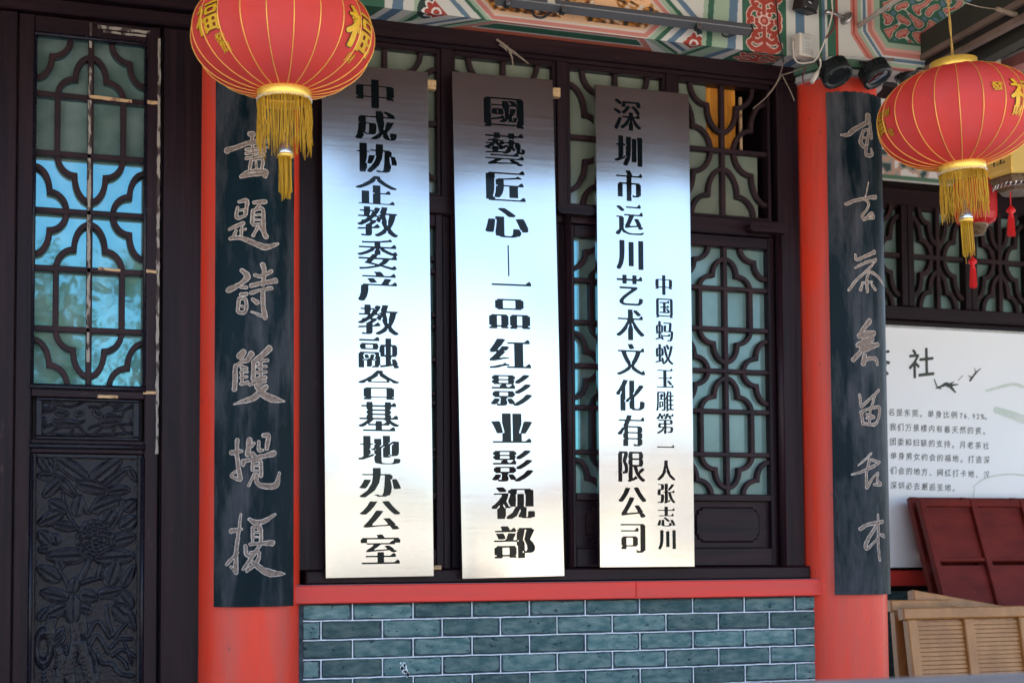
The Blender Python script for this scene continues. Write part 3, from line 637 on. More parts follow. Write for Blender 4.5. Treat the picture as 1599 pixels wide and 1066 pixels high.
K((-CW, CW, -0.008, 0.01, 1.33, 1.518), 'panel', 'wood_h', 0.001)
# raised cusped field on the panel
def cusped(hw, hh, c):
    pts = []
    for sx, sz, order in ((1, 1, 1), (-1, 1, -1), (-1, -1, 1), (1, -1, -1)):
        q = [(hw-c*1.4, hh), (hw-c*1.2, hh-c*0.5), (hw-c*0.5, hh-c*0.6), (hw-c*0.45, hh-c*1.3), (hw, hh-c*1.6)][::-1]
        q = q if order == 1 else q[::-1]
        pts += [(sx*a, sz*b) for a, b in q]
    return pts
cp = cusped(0.145, 0.072, 0.02)
fr = MB(); k = len(cp); outer = [(a*1.0, b*1.0) for a, b in cp]; inner = [(a*0.95, b*0.90) for a, b in cp]
zz = 1.424-1.256
fr.v = [(a, -0.009, b+zz) for a, b in outer]+[(a, -0.017, b+zz) for a, b in inner]+[(0, -0.0168, zz)]
fr.f = [(i, (i+1) % k, k+(i+1) % k, k+i) for i in range(k)]+[(k+i, k+(i+1) % k, 2*k) for i in range(k)]
fr.build('raised_field', 'wood_h', cas)
for i in range(1, 4):
    c = copy_tree(cas); c.location = (cxs[i], 0, 1.256); c['label'] = names_c[i]
# cyan film only on the third window
for o in C.objects:
    if o.name.startswith('glass_pane') and o.parent and o.parent.get('label', '') == names_c[2]:
        o.data = o.data.copy(); o.data.materials[0] = MT['glass']
# pivot blocks and rods
def pivot(x0, x1, xr, z, lab):
    t = thing('window_pivot', lab, 'window pivot', ((x0+x1)/2, -0.04, z), 'wooden pivots of the lattice casements')
    h = (x1-x0)/2; pts = []
    for a in range(9): t_ = math.pi/2-math.pi*a/8; pts.append((h-0.02+0.02*math.cos(t_), 0.018*math.sin(t_)))
    for a in range(9): t_ = -math.pi/2-math.pi*a/8; pts.append((-h+0.02+0.02*math.cos(t_), 0.018*math.sin(t_)))
    MB().prism([(a, -0.045, b+0.004*math.cos(a*12)) for a, b in pts], (0, 0.045, 0)).build('block', 'wood_h', t)
    MB().tube([(xr-(x0+x1)/2, -0.016, -0.012), (xr-(x0+x1)/2, -0.016, 1.256-z)], 0.0145, 12).build('rod', 'wood', t, True)
pivot(2.725, 2.905, 2.868, 2.628, 'rounded wooden pivot block and rod right of the rightmost casement')
pivot(1.895, 2.05, 1.945, 2.642, 'rounded wooden pivot block and rod between the middle and narrow signs')
# ================================================================== brick parapet, rail
bw = thing('brick_wall', 'grey green brick parapet with white painted joints under the red rail', 'brick wall', (1.96, 0, 0.3))
MB().box(0.885-1.96, 3.045-1.96, -0.063, 0.06, 0.0, 0.832).build('mortar_bed', 'mortar', bw)
lines_z = [1.0725-0.0697*i for i in range(12)]
tops = [1.1335]+lines_z; BX0, BX1 = 0.905, 3.022
cols0 = [BX0]+[1.090+0.2277*i for i in range(0, 9)]+[BX1]; cols1 = [BX0]+[0.974+0.2277*i for i in range(0, 9)]+[BX1]
def brick_mesh(w, h):
    n = []; j = lambda s: random.uniform(-s, s)
    for sx, sz, ex, ez in ((-1, -1, 1, -1), (1, -1, 1, 1), (1, 1, -1, 1), (-1, 1, -1, -1)):
        for t in ([0.04, 0.2, 0.4, 0.6, 0.8, 0.96] if sz == ez else [0.12, 0.4, 0.6, 0.88]):
            x = (sx+(ex-sx)*t)*w/2; z = (sz+(ez-sz)*t)*h/2; n.append((x+j(0.0026), z+j(0.0026)))
    k = len(n); m = MB(); d1 = random.uniform(0.0, 0.0015)
    m.v = [(a, 0.0, b) for a, b in n]+[(a*0.985, -0.005-d1, b*0.955) for a, b in n]
    m.f = [(i, (i+1) % k, k+(i+1) % k, k+i) for i in range(k)]+[tuple(range(k, 2*k))]
    return m
for r in range(6):
    z1, z0 = tops[r], tops[r+1]; cols = cols0 if r % 2 == 0 else cols1
    for a, b in zip(cols[:-1], cols[1:]):
        gL = 0.004+random.random()*0.004; gR = 0.005+random.random()*0.006; gT = 0.004+random.random()*0.002; gB = 0.006+random.random()*0.004
        w_, h_ = b-a-gL-gR, z1-z0-gT-gB
        if w_ < 0.02: continue
        o = brick_mesh(w_, h_).build('brick', 'brick', bw); o.location = ((a+gL+b-gR)/2-1.96, -0.0628, (z0+gB+z1-gT)/2-0.3)
def wob(pts, amp=0.0008): return [(a, b, c+random.uniform(-amp, amp)) for a, b, c in pts]
for z in lines_z[:6]:
    MB().tube(wob([(BX0+0.004-1.96+(BX1-BX0-0.006)*i/60, -0.065, z-0.3) for i in range(61)]), 0.0025, 5).build('joint_line', 'white_line', bw)
for r in range(6):
    cols = cols0 if r % 2 == 0 else cols1
    for x in cols[1:-1]: MB().tube([(x-1.96, -0.0645, tops[r]-0.301), (x-1.96, -0.0645, tops[r+1]-0.299)], 0.0024, 5).build('joint_line', 'white_line', bw)
# small white paint splash
m = MB()
for k in range(14):
    cx_, cz_ = 1.285+random.gauss(0, 0.008), 0.885+random.gauss(0, 0.016); r1 = random.uniform(0.003, 0.009)
    m.prism([(cx_-1.96+r1*math.cos(a)*random.uniform(0.6, 1), -0.0725, cz_-0.3+r1*math.sin(a)*random.uniform(0.7, 1.3)) for a in [i*math.pi/4 for i in range(8)]], (0, 0.0045, 0))
m.build('paint_splash', 'white_line', bw)
rail = thing('red_rail', 'long red painted wooden rail on top of the brick parapet', 'rail', (1.97, 0, 1.13))
MB().box(0.869-1.97, 2.2-1.97, -0.10, 0.05, 0.0055, 0.072, bev=0.004).build('beam', 'red_rail', rail)
MB().box(2.2005-1.97, 3.078-1.97, -0.10, 0.05, 0.005, 0.072, bev=0.004).build('beam', 'red_rail', rail)
MB().box(0.874-1.97, 3.073-1.97, -0.096, 0.05, 0.0725, 0.0735).build('dusty_top', 'rail_top', rail)
# ================================================================== columns with couplet boards
CR = 0.182
def column(cx, lab):
    t = thing('red_column', lab, 'column', (cx, 0, 0.3), 'red columns of the facade')
    prof = [(CR+0.004, 0), (CR+0.002, 0.4), (CR+0.001, 0.8), (CR, 1.4), (CR-0.001, 2.2), (CR-0.003, 2.98)]
    MB().lathe(prof, (0, 0, 0), 64).build('shaft', 'red', t, True)
    MB().lathe([(CR+0.10, -0.0), (CR+0.12, 0.05), (CR+0.09, 0.14), (CR+0.03, 0.17)], (0, 0, 0.0), 40).build('stone_base', 'floor', t, True)
    # painted cushion round the top
    for (r0, z0, z1, col) in ((CR+0.022, 2.955, 2.985, 'cushion_w'), (CR+0.030, 2.985, 3.02, 'cushion_g'), (CR+0.022, 3.02, 3.04, 'cushion_w')):
        MB().lathe([(CR-0.01, z0), (r0, z0+0.004), (r0, z1-0.004), (CR-0.01, z1)], (0, 0, 0), 48).build('painted_collar', col, t)
    return t
MT['cushion_w'] = nmat('pale collar paint', (0.45, 0.47, 0.45), 0.7, col2=(0.3, 0.3, 0.28), scale=(20, 20, 20))
MT['cushion_g'] = nmat('green collar paint', (0.09, 0.20, 0.12), 0.7, col2=(0.04, 0.1, 0.07), scale=(20, 20, 20))
XL, XR = 0.722, 3.170
column(XL, 'red column left of the steel signs, behind the left couplet board')
column(XR, 'red column right of the steel signs, behind the right couplet board')
BR = 0.207
def cyl_hit(px, py, xc):
    d = ray(px, py); ox, oy = CAMP[0]-xc, CAMP[1]
    a = d[0]**2+d[1]**2; b = 2*(ox*d[0]+oy*d[1]); c = ox*ox+oy*oy-BR*BR; disc = b*b-4*a*c
    t = (-b-math.sqrt(max(disc, 0)))/(2*a); p = CAMP+d*t
    return math.atan2(p[0]-xc, -p[1]), p[2]          # angle from the front, height
def board(xc, a0, a1, z0, z1, mat, lab, chars, jag):
    t = thing('couplet_board', lab, 'couplet board', (xc, 0, z0), 'couplet boards on the red columns')
    def fn(u, v, R_=BR):
        a = a0+(a1-a0)*u; z = (z1-z0)*v
        return np.stack([R_*np.sin(a), -R_*np.cos(a), z+jag*np.sin(a*37)*(v > 0.999)], 1)
    n = 40; m = grid_mesh(fn, n, 30); k = len(m.v)
    back = grid_mesh(lambda u, v: fn(u, v, BR-0.02), n, 30)
    m.v += back.v; m.f += [tuple(i+k for i in f[::-1]) for f in back.f]
    for j in range(29):
        for i in (0, n-1): m.f.append((j*n+i, (j+1)*n+i, k+(j+1)*n+i, k+j*n+i))
    for i in range(n-1):
        for j in (0, 29): m.f.append((j*n+i, j*n+i+1, k+j*n+i+1, k+j*n+i))
    m.build('panel', mat, t)
    for strokes in chars:
        S = [[(a*BR, z, r) for a, z, r in s] for s in strokes]
        xs = [p[0] for s in S for p in s]; zs_ = [p[1] for s in S for p in s]; step = 0.0016
        x0, zz0 = min(xs)-0.02, min(zs_)-0.02
        Fd = stroke_field(S, x0, max(xs)+0.02, zz0, max(zs_)+0.02, step)
        ny, nx = Fd.shape; wobn = blur(rng.standard_normal((ny, nx)), 3)*0.006
        def mp(off):
            def g(u, v):
                a = (x0+u*step)/BR; zq = zz0+v*step-z0
                return np.stack([(BR+off)*np.sin(a), -(BR+off)*np.cos(a), zq], 1)
            return g
        e = field_mesh(Fd+wobn, 0.0, mp(0.0010)).build('carved_character', 'carve_line', t)
        field_mesh(Fd+wobn, 0.0027, mp(0.0016)).build('stroke_infill', 'carve_fill', e)
    return t
def tr(xc, ox, oy, s, strokes, k=1.0):
    out = []
    for st_ in strokes:
        q = []
        for (a, b, r) in st_:
            an, z = cyl_hit(ox+a/s, oy+b/s, xc); q.append((an, z, r/s*2.35e-3*k*1.3))
        out.append(q)
    return out
z1o, z2o, z3o = (340, 180, 4.44), (340, 400, 4.44), (340, 660, 4.10)
L1 = tr(XL, *z1o, [[(225, 130, 14), (245, 132, 14)], [(70, 245, 18), (130, 225, 12), (200, 200, 12), (250, 190, 14), (300, 185, 14), (345, 185, 10)], [(200, 238, 8), (270, 230, 8), (340, 222, 8)], [(200, 268, 8), (330, 250, 8)],
     [(200, 300, 9), (320, 275, 9)], [(240, 150, 9), (250, 300, 8)], [(235, 310, 9), (222, 385, 9)], [(235, 310, 8), (310, 305, 9), (305, 390, 9)], [(268, 320, 6), (270, 380, 6)], [(165, 425, 10), (220, 390, 10), (330, 388, 12), (330, 420, 14)], [(165, 425, 10), (330, 402, 12)]])
L2 = tr(XL, *z1o, [[(150, 600, 9), (205, 595, 11), (195, 680, 11)], [(140, 640, 9), (135, 710, 10), (190, 700, 9)], [(150, 660, 7), (190, 655, 7)], [(85, 790, 9), (180, 750, 11)], [(170, 770, 8), (165, 830, 9)], [(130, 800, 8), (110, 850, 10)],
     [(160, 800, 7), (195, 790, 7)], [(90, 855, 10), (160, 850, 11), (240, 880, 13), (330, 915, 16), (420, 890, 6)], [(255, 605, 10), (330, 600, 13)], [(290, 620, 8), (260, 660, 8)], [(245, 660, 10), (240, 745, 11)], [(265, 655, 8), (315, 655, 10), (320, 790, 11), (335, 840, 15)],
     [(255, 692, 6), (300, 690, 6)], [(255, 725, 6), (300, 725, 6)], [(250, 760, 8), (300, 755, 8)], [(280, 770, 8), (250, 835, 8)], [(300, 770, 9), (330, 840, 12)]])
L3 = tr(XL, *z2o, [[(170, 100, 12), (205, 130, 15), (200, 160, 14), (130, 210, 13), (80, 235, 17)], [(165, 215, 9), (200, 215, 10)], [(165, 265, 10), (200, 265, 10)], [(150, 300, 10), (145, 385, 10), (195, 380, 10), (195, 300, 10), (150, 295, 9)], [(172, 345, 7), (175, 350, 7)],
     [(315, 60, 14), (325, 110, 12), (315, 200, 10)], [(260, 130, 10), (300, 140, 9), (375, 105, 10)], [(235, 205, 11), (290, 190, 10), (405, 170, 14)], [(235, 255, 10), (300, 235, 9), (375, 222, 10)], [(315, 235, 12), (315, 330, 13), (330, 425, 14)], [(330, 425, 10), (235, 385, 5)], [(245, 300, 10), (275, 320, 14)]])
L4 = tr(XL, *z2o, [[(160, 690, 20), (180, 665, 16)], [(235, 675, 16), (205, 720, 13), (165, 730, 9), (125, 770, 10)], [(125, 760, 12), (120, 920, 14)], [(165, 770, 9), (205, 775, 9)], [(165, 805, 8), (205, 800, 8)], [(165, 842, 8), (205, 835, 8)], [(165, 885, 10), (210, 875, 10)], [(172, 760, 8), (172, 885, 9)],
     [(360, 640, 17), (300, 695, 14), (255, 730, 13)], [(250, 730, 11), (248, 850, 12)], [(300, 720, 9), (300, 880, 9)], [(270, 725, 8), (345, 720, 10)], [(275, 765, 8), (335, 765, 9)], [(275, 805, 8), (335, 800, 9)], [(265, 850, 9), (330, 840, 11)], [(225, 890, 9), (270, 870, 11), (330, 865, 9)],
     [(270, 900, 12), (320, 960, 18), (390, 990, 19), (465, 1005, 4)], [(335, 905, 13), (290, 950, 15), (230, 990, 15), (115, 1025, 5)]])
L5 = tr(XL, *z3o, [[(128, 110, 10), (125, 200, 10), (145, 360, 12)], [(90, 190, 12), (155, 180, 8)], [(145, 365, 9), (90, 340, 8), (115, 310, 7)], [(205, 110, 14), (200, 150, 12), (195, 200, 14)], [(215, 150, 9), (235, 130, 8)], [(265, 120, 9), (265, 170, 9), (290, 175, 8)], [(295, 80, 11), (325, 85, 13), (315, 165, 10)],
     [(170, 250, 10), (165, 270, 9)], [(165, 245, 10), (250, 225, 10), (360, 195, 16)], [(225, 200, 14), (240, 215, 11)], [(225, 250, 9), (225, 300, 9)], [(235, 245, 9), (275, 245, 9), (280, 340, 9)], [(230, 275, 6), (270, 272, 6)], [(230, 305, 6), (275, 305, 6)], [(235, 330, 9), (200, 400, 7)], [(250, 330, 9), (255, 385, 12), (310, 405, 14), (375, 395, 15), (395, 320, 7)]])
L6 = tr(XL, *z3o, [[(150, 585, 6), (140, 680, 8), (120, 820, 10), (120, 955, 12)], [(90, 690, 13), (155, 680, 7)], [(60, 905, 9), (130, 830, 7)], [(120, 955, 9), (85, 920, 6)], [(205, 615, 8), (240, 635, 12), (300, 628, 12), (370, 585, 6)], [(265, 645, 9), (265, 680, 9)], [(225, 670, 8), (225, 760, 8)], [(225, 670, 8), (275, 665, 9), (278, 770, 9)],
     [(235, 700, 6), (270, 700, 6)], [(235, 730, 6), (270, 730, 6)], [(180, 790, 10), (185, 840, 11), (215, 850, 9)], [(210, 775, 9), (290, 770, 9), (350, 768, 15)], [(270, 785, 9), (240, 830, 10), (200, 890, 10), (165, 935, 8)], [(215, 830, 9), (265, 830, 9), (250, 890, 11), (190, 945, 9)], [(225, 890, 10), (290, 940, 16), (350, 962, 17), (430, 965, 5)]])
y1o, y2o, y3o = (1300, 150, 4.44), (1300, 380, 4.85), (1310, 590, 3.44)
R1 = tr(XR, *y1o, [[(245, 140, 20), (240, 185, 13)], [(240, 185, 12), (150, 235, 15), (110, 270, 13), (60, 270, 6)], [(255, 150, 10), (270, 290, 13)], [(215, 240, 9), (195, 320, 13), (225, 360, 11)], [(215, 240, 9), (250, 240, 9), (240, 330, 12)], [(200, 290, 7), (250, 290, 7)], [(235, 350, 11), (235, 410, 11), (275, 405, 11), (270, 370, 9)]])
R2 = tr(XR, *y1o, [[(250, 600, 4), (230, 700, 5)], [(95, 750, 9), (160, 725, 10), (220, 712, 10), (300, 700, 13)], [(225, 715, 8), (250, 740, 9), (245, 775, 8), (205, 830, 9)], [(205, 830, 9), (225, 855, 10), (270, 815, 10), (285, 840, 11), (240, 850, 8)]])
R3 = tr(XR, *y2o, [[(175, 85, 7), (185, 125, 10), (255, 95, 11), (320, 65, 13)], [(175, 185, 9), (240, 150, 9), (330, 125, 11)], [(330, 130, 8), (260, 210, 9), (185, 275, 9), (125, 355, 8)], [(265, 205, 8), (330, 240, 10), (385, 310, 9)], [(280, 215, 8), (262, 270, 10), (265, 365, 12)], [(230, 300, 8), (215, 350, 11)], [(295, 310, 8), (325, 350, 12)], [(235, 300, 8), (300, 290, 8)]])
R4 = tr(XR, *y2o, [[(280, 590, 20), (240, 640, 15), (205, 700, 14)], [(205, 700, 18), (260, 690, 24), (315, 680, 18)], [(195, 770, 16), (250, 750, 28), (300, 720, 20)], [(230, 800, 24), (280, 780, 24), (345, 765, 14)], [(205, 830, 15), (160, 880, 15)], [(245, 850, 15), (235, 905, 19)], [(250, 880, 14), (300, 870, 12), (330, 880, 16), (340, 915, 12)]])
R5 = tr(XR, *y3o, [[(112, 90, 6), (122, 155, 7)], [(122, 155, 7), (170, 110, 7), (215, 65, 7)], [(195, 90, 6), (175, 155, 7)], [(120, 185, 8), (130, 245, 8)], [(125, 180, 7), (180, 160, 7), (220, 165, 9), (200, 245, 8), (140, 245, 7)], [(150, 195, 6), (190, 210, 7), (150, 215, 6)], [(170, 165, 6), (165, 240, 6)]])
R6 = tr(XR, *y3o, [[(175, 405, 6), (105, 470, 4)], [(70, 518, 4), (130, 500, 7), (200, 465, 7), (220, 450, 6)], [(175, 440, 7), (215, 450, 6)], [(165, 440, 7), (150, 510, 7), (150, 585, 9)], [(155, 585, 8), (180, 540, 6), (210, 510, 7), (205, 550, 7), (225, 570, 9), (190, 572, 6)]])
R7 = tr(XR, *y3o, [[(210, 735, 7), (212, 800, 8), (212, 900, 8), (220, 975, 8)], [(115, 810, 9), (160, 785, 8), (235, 770, 9)], [(205, 790, 8), (165, 850, 9), (145, 900, 10), (155, 915, 8), (190, 880, 7), (210, 860, 6)], [(225, 840, 7), (242, 848, 10)]])
aL0 = cyl_hit(334, 946, XL)[0]; aL1 = cyl_hit(459, 948, XL)[0]; zL = cyl_hit(400, 947, XL)[1]
board(XL, aL0, aL1, zL, 3.22, 'board', 'dark couplet board with upright brushed characters on the left red column', [L1, L2, L3, L4, L5, L6], 0.0)
aR0 = cyl_hit(1304, 928, XR)[0]; zR = cyl_hit(1350, 928, XR)[1]; zRt = cyl_hit(1330, 143, XR)[1]
board(XR, aR0, aR0+1.36, zR, zRt, 'board2', 'dusty dark couplet board with cursive characters on the right red column', [R1, R2, R3, R4, R5, R6, R7], 0.002)

# ================================================================== steel signs
def sign(x0, z0, w, h, tilt, lab, cols, kw):
    t = thing('steel_sign', lab, 'sign', (x0, -0.105, z0), 'brushed steel name plates'); t.rotation_euler = (0, tilt, 0)
    # folded plate with returns
    m = MB(); m.box(0, w, -0.001, 0.001, 0, h); m.box(0, 0.0015, 0.0011, 0.022, 0, h); m.box(w-0.0015, w, 0.0011, 0.022, 0, h); m.box(0.0016, w-0.0016, 0.0011, 0.022, 0, 0.0015); m.box(0.0016, w-0.0016, 0.0011, 0.022, h-0.0015, h)
    m.build('plate', 'steel_sign', t)
    inv = Matrix.Translation((x0, -0.105, z0)) @ Matrix.Rotation(tilt, 4, 'Y'); inv = inv.inverted()
    for chars, cw, chh in cols:
        for ch, px, py in chars:
            p = inv @ Vector(PY(px, py, -0.1065)); cx_, cz_ = p.x, p.z
            if ch == '|':
                p2 = inv @ Vector(PY(px+1, py+48, -0.1065)); MB().box(cx_-0.0025, cx_+0.0025, -0.0018, -0.0012, p2.z, cz_).build('character', 'letter', t); continue
            mk = songify(glyph(ch), **kw.get(ch, kw['*'])); f = down(blur(mk, 2), 2); n = f.shape[0]
            ys, xs = np.nonzero(f > 0.5); my = (ys.min()+ys.max())/2; mx_ = (xs.min()+xs.max())/2
            if ch == '一': my = n*0.5
            field_mesh(f, 0.42, lambda u, v: np.stack([cx_+(u-mx_)/n*cw, np.full(u.shape, -0.0016), cz_+(v-my)/n*chh], 1)).build('character', 'letter', t)
    return t
A = dict(ero=5, dil=12, gap=9); Bk = dict(ero=2, dil=8, gap=7); Cc = dict(ero=4, dil=15, gap=9); S3 = dict(ero=4, dil=11, gap=9)
s1 = [('中', 586, 147), ('成', 588, 196), ('协', 589, 247), ('企', 588, 297), ('教', 590, 346), ('委', 590, 397), ('产', 590, 447), ('教', 591, 499), ('融', 592, 550), ('合', 592, 601), ('基', 592, 650), ('地', 593, 702), ('办', 594, 753), ('公', 594, 804), ('室', 595, 857)]
sign(0.984, 1.228, 0.402, 1.886, R(-0.5), 'leftmost steel sign, wide, its top half dark below the red lantern', [(s1, 0.158, 0.122)], {'*': A, '融': Bk, '教': dict(ero=3, dil=9, gap=8), '基': Bk, '委': Bk, '室': dict(ero=3, dil=9, gap=8), '产': dict(ero=4, dil=12, gap=9)})
s2 = [('國', 787, 176), ('藝', 789, 233), ('匠', 790, 290), ('心', 792, 348), ('|', 794, 383), ('一', 799, 445), ('品', 796, 490), ('红', 797, 552), ('影', 799, 609), ('业', 800, 668), ('影', 801, 727), ('视', 802, 785), ('部', 804, 846)]
sign(1.497, 1.220, 0.404, 1.912, R(-0.95), 'middle steel sign with the tallest heavy characters and a slight tilt', [(s2, 0.172, 0.134)], {'*': Cc, '藝': Bk, '國': dict(ero=3, dil=11, gap=6), '影': dict(ero=2, dil=10, gap=6), '部': dict(ero=3, dil=13, gap=8), '品': dict(ero=4, dil=13, gap=9)})
s3 = [('深', 980, 180), ('圳', 982, 236), ('市', 983, 290), ('运', 984, 343), ('川', 984, 398), ('艺', 984, 453), ('术', 985, 507), ('文', 986, 561), ('化', 985, 617), ('有', 986, 672), ('限', 987, 728), ('公', 988, 784), ('司', 989, 840)]
s4 = [('中', 1037, 445), ('国', 1038, 481), ('蚂', 1038, 517), ('蚁', 1038, 553), ('玉', 1039, 590), ('雕', 1039, 626), ('第', 1039, 661), ('一', 1040, 698), ('人', 1041, 734), ('张', 1041, 770), ('志', 1041, 806), ('川', 1042, 842)]
sign(2.048, 1.258, 0.399, 1.882, R(0.03), 'rightmost narrow steel sign with a second column of small characters', [(s3, 0.122, 0.136), (s4, 0.080, 0.088)], {'*': S3, '雕': dict(ero=2, dil=5, gap=7), '蚂': Bk, '蚁': Bk, '第': Bk, '国': Bk, '深': Bk, '限': Bk, '艺': Bk})
for (x, z, lab) in ((1.372, 3.085, 'small pale wood wedge beside the top of the leftmost steel sign'), (1.874, 3.105, 'small pale wood wedge beside the top of the middle steel sign'), (1.385, 1.262, 'small pale wood scrap at the foot of the leftmost steel sign')):
    tag(MB().box(x, x+0.04, -0.075, -0.045, z-(0.008 if z < 2 else 0.018), z+(0.008 if z < 2 else 0.018), bev=0.003).build('wood_wedge', 'bare'), lab, 'wood wedge', 'wedges behind the steel signs')

# ================================================================== painted beams
WH, LG, GR, BL, PK, PE, RD, DK = (0.50, 0.50, 0.46), (0.27, 0.36, 0.26), (0.022, 0.095, 0.055), (0.085, 0.15, 0.22), (0.46, 0.17, 0.14), (0.62, 0.40, 0.25), (0.30, 0.035, 0.02), (0.012, 0.035, 0.03)
ZB, YB = 3.325, -0.158
def fx(px): # photo px on the fold line -> x
    return PY(px, 7+(px-600)*0.1265, YB)[0]
def arr(c): return np.array(c)
def paint_canvas(X, S):
    """X along the beam, S>0 up the face, S<0 across the underside"""
    col = np.zeros(X.shape+(3,)); col[:] = WH
    def fill(mask, c): col[mask] = c
    aS = np.abs(S)
    def bands(edges, cols, off, lo=-9, hi=9, extra=None):
        for (a, b), c in zip(zip(edges[:-1], edges[1:]), cols):
            m_ = (X > a+off) & (X <= b+off)
            if extra is not None: m_ &= extra
            col[m_] = c
    slant = np.where(S < 0, -0.30*aS, 0.05*S)
    E = [fx(p) for p in (560, 601, 613, 630, 647, 655.5, 665, 676)]
    bands(E, [GR, WH, BL, WH, LG, GR, LG], slant)
    E0, x = E, X
    def chevron(px_list, cols, sgn):
        tri = np.where(aS < 0.105, aS, 0.21-aS); off = sgn*1.05*np.where(S < 0, aS*1.15, tri)
        bands([fx(p) for p in px_list], cols, off)
    # medallions of red petals on dark ground
    def flower(px, s0, R_):
        cx_ = fx(px); dxs, ds = X-cx_, S-s0; rad = np.hypot(dxs, ds); an = np.arctan2(ds, dxs)
        m_ = rad < R_*1.35; fill(m_, DK)
        pet = rad/(R_*(0.72+0.32*np.abs(np.cos(an*4)))); fill(pet < 1.0, (0.6, 0.58, 0.55)); fill(pet < 0.82, RD); fill(rad < R_*0.36, (0.6, 0.58, 0.55)); fill(rad < R_*0.22, RD)
    flower(682, 0.005, 0.055); flower(1084, 0.0, 0.055)
    # left and right chevrons beside the picture panel
    chevron([700, 726, 737, 752, 760, 778], [WH, BL, WH, GR, LG], -1)
    chevron([1008, 1022, 1031, 1042, 1054, 1066], [LG, GR, WH, BL, WH], 1)
    E = [fx(p) for p in (1096, 1103, 1112, 1136, 1149, 1160)]
    bands(E, [LG, GR, LG, BL, WH], slant*1.5)
    # picture panel
    hx0, hx1 = fx(770), fx(1010); tri = np.where(aS < 0.105, aS, 0.21-aS)
    d0 = np.minimum(X-(hx0-1.05*tri-0.004), (hx1+1.05*tri+0.004)-X)      # inside distance from hexagon ends
    ins = (d0 > 0) & (S > 0)
    def frame(t0, c): fill(ins & (d0 > t0) & (S > t0*0.62), c)
    frame(0.0, WH); frame(0.006, PK); frame(0.030, (0.55, 0.28, 0.22)); frame(0.036, WH); frame(0.042, PE)
    core = ins & (d0 > 0.052) & (S > 0.040)
    t1 = np.sin(X*61+np.sin(S*90)*2)*np.cos(S*70+np.sin(X*33)*2.5)+0.6*np.sin(X*173+S*120)*np.sin(S*190-X*40)
    t2 = np.sin(X*23+1)*np.cos(S*30+X*9)
    picture = np.where((t1 > 0.55)[..., None], arr((0.60, 0.50, 0.40)), np.where((t1 > 0.0)[..., None], arr((0.50, 0.22, 0.04)), np.where((t1 > -0.6)[..., None], arr((0.22, 0.08, 0.015)), arr((0.03, 0.02, 0.012)))))
    picture = np.where((t2 > 0.3)[..., None] & (t1 < 0.35)[..., None], arr((0.72, 0.42, 0.22)), picture)
    col[core] = picture[core]
    # underside band below the picture
    e0, e1 = fx(776)-1.25*aS, fx(1006)+1.25*aS*0.6; under = (S < 0) & (X > e0) & (X < e1); fill(under, PK)
    d1 = np.minimum(X-e0, e1-X); g = under & (d1 > 0.03) & (aS > 0.018) & (aS < 0.088); fill(g, WH); fill(under & (d1 > 0.036) & (aS > 0.024) & (aS < 0.080), GR)
    fill(under & (aS > 0.100), (0.42, 0.10, 0.05))
    # red scroll block
    bx0, bx1 = fx(1160), fx(1229); blk = (X > bx0+np.where(S < 0, -0.25*aS, 0)) & (X < bx1); fill(blk, GR)
    cxb = (bx0+bx1)/2
    ax = np.abs(X-cxb)
    curls = [[(0, .105), (0, .02)], [(0, .03), (.03, .012), (.055, .014), (.072, .034), (.060, .046)], [(.008, .055), (.034, .042), (.052, .056), (.046, .072), (.032, .066)], [(.018, .090), (.048, .084), (.066, .100), (.070, .122), (.055, .126)], [(.02, .105), (.035, .118)], [(.0, .012), (.02, .004), (.04, .003)]]
    curls += [[(a, .262-b) for a, b in c] for c in curls[:4]]+[[(a, b+.262) for a, b in c] for c in curls[:4]]
    curls += [[(0, -.10), (0, -.03)], [(0, -.045), (.035, -.03), (.07, -.05), (.08, -.035)], [(.01, -.085), (.045, -.068), (.085, -.085)], [(.01, -.1), (.04, -.105), (.06, -.098)]]
    curls += [[(.034*math.cos(k), .131+.034*math.sin(k)), (.035*math.cos(k), .131+.035*math.sin(k))] for k in np.linspace(-1.57, 1.57, 5)]
    D_ = np.full(X.shape, 9.0)
    for c in curls:
        c = spline(c, 5) if len(c) > 2 else c
        for (a1, b1), (a2, b2) in zip(c[:-1], c[1:]):
            dx_, dz_ = a2-a1, b2-b1; tt = np.clip(((ax-a1)*dx_+(S-b1)*dz_)/(dx_*dx_+dz_*dz_+1e-12), 0, 1); D_ = np.minimum(D_, np.hypot(ax-a1-tt*dx_, S-b1-tt*dz_))
    r0 = np.hypot(ax, S-.131)
    fill(blk & (D_ < .0125), (0.62, 0.42, 0.36)); fill(blk & (D_ < .0085), RD); fill(blk & (r0 < .023), (0.62, 0.42, 0.36)); fill(blk & (r0 < .018), RD); fill(blk & (r0 < .009), (0.5, 0.16, 0.12))
    for (s0, R_) in ():
        ax = np.abs(X-cxb); r1 = np.hypot(ax, S-s0); a1 = np.arctan2(S-s0, ax)
        shp = R_*(0.66+0.26*np.cos(a1*6)+0.12*np.cos(a1*14+r1*60)); m_ = blk & (r1 < shp*1.12) & (ax < 0.085); fill(m_, (0.62, 0.42, 0.36)); fill(blk & (r1 < shp*0.95) & (ax < 0.078), RD)
        ring = blk & (np.abs(r1-R_*0.42) < 0.006); fill(ring, (0.62, 0.42, 0.36)); fill(blk & (r1 < R_*0.16), (0.62, 0.42, 0.36)); fill(blk & (r1 < R_*0.10), RD)
        curl = blk & (np.abs(np.hypot(ax-R_*0.52, S-s0-R_*0.35)-R_*0.2) < 0.005); fill(curl, GR)
        curl = blk & (np.abs(np.hypot(ax-R_*0.52, S-s0+R_*0.40)-R_*0.2) < 0.005); fill(curl, (0.6, 0.45, 0.4))
    bands([fx(1229), fx(1243), fx(1258), fx(1275)], [WH, BL, WH], 0*X)
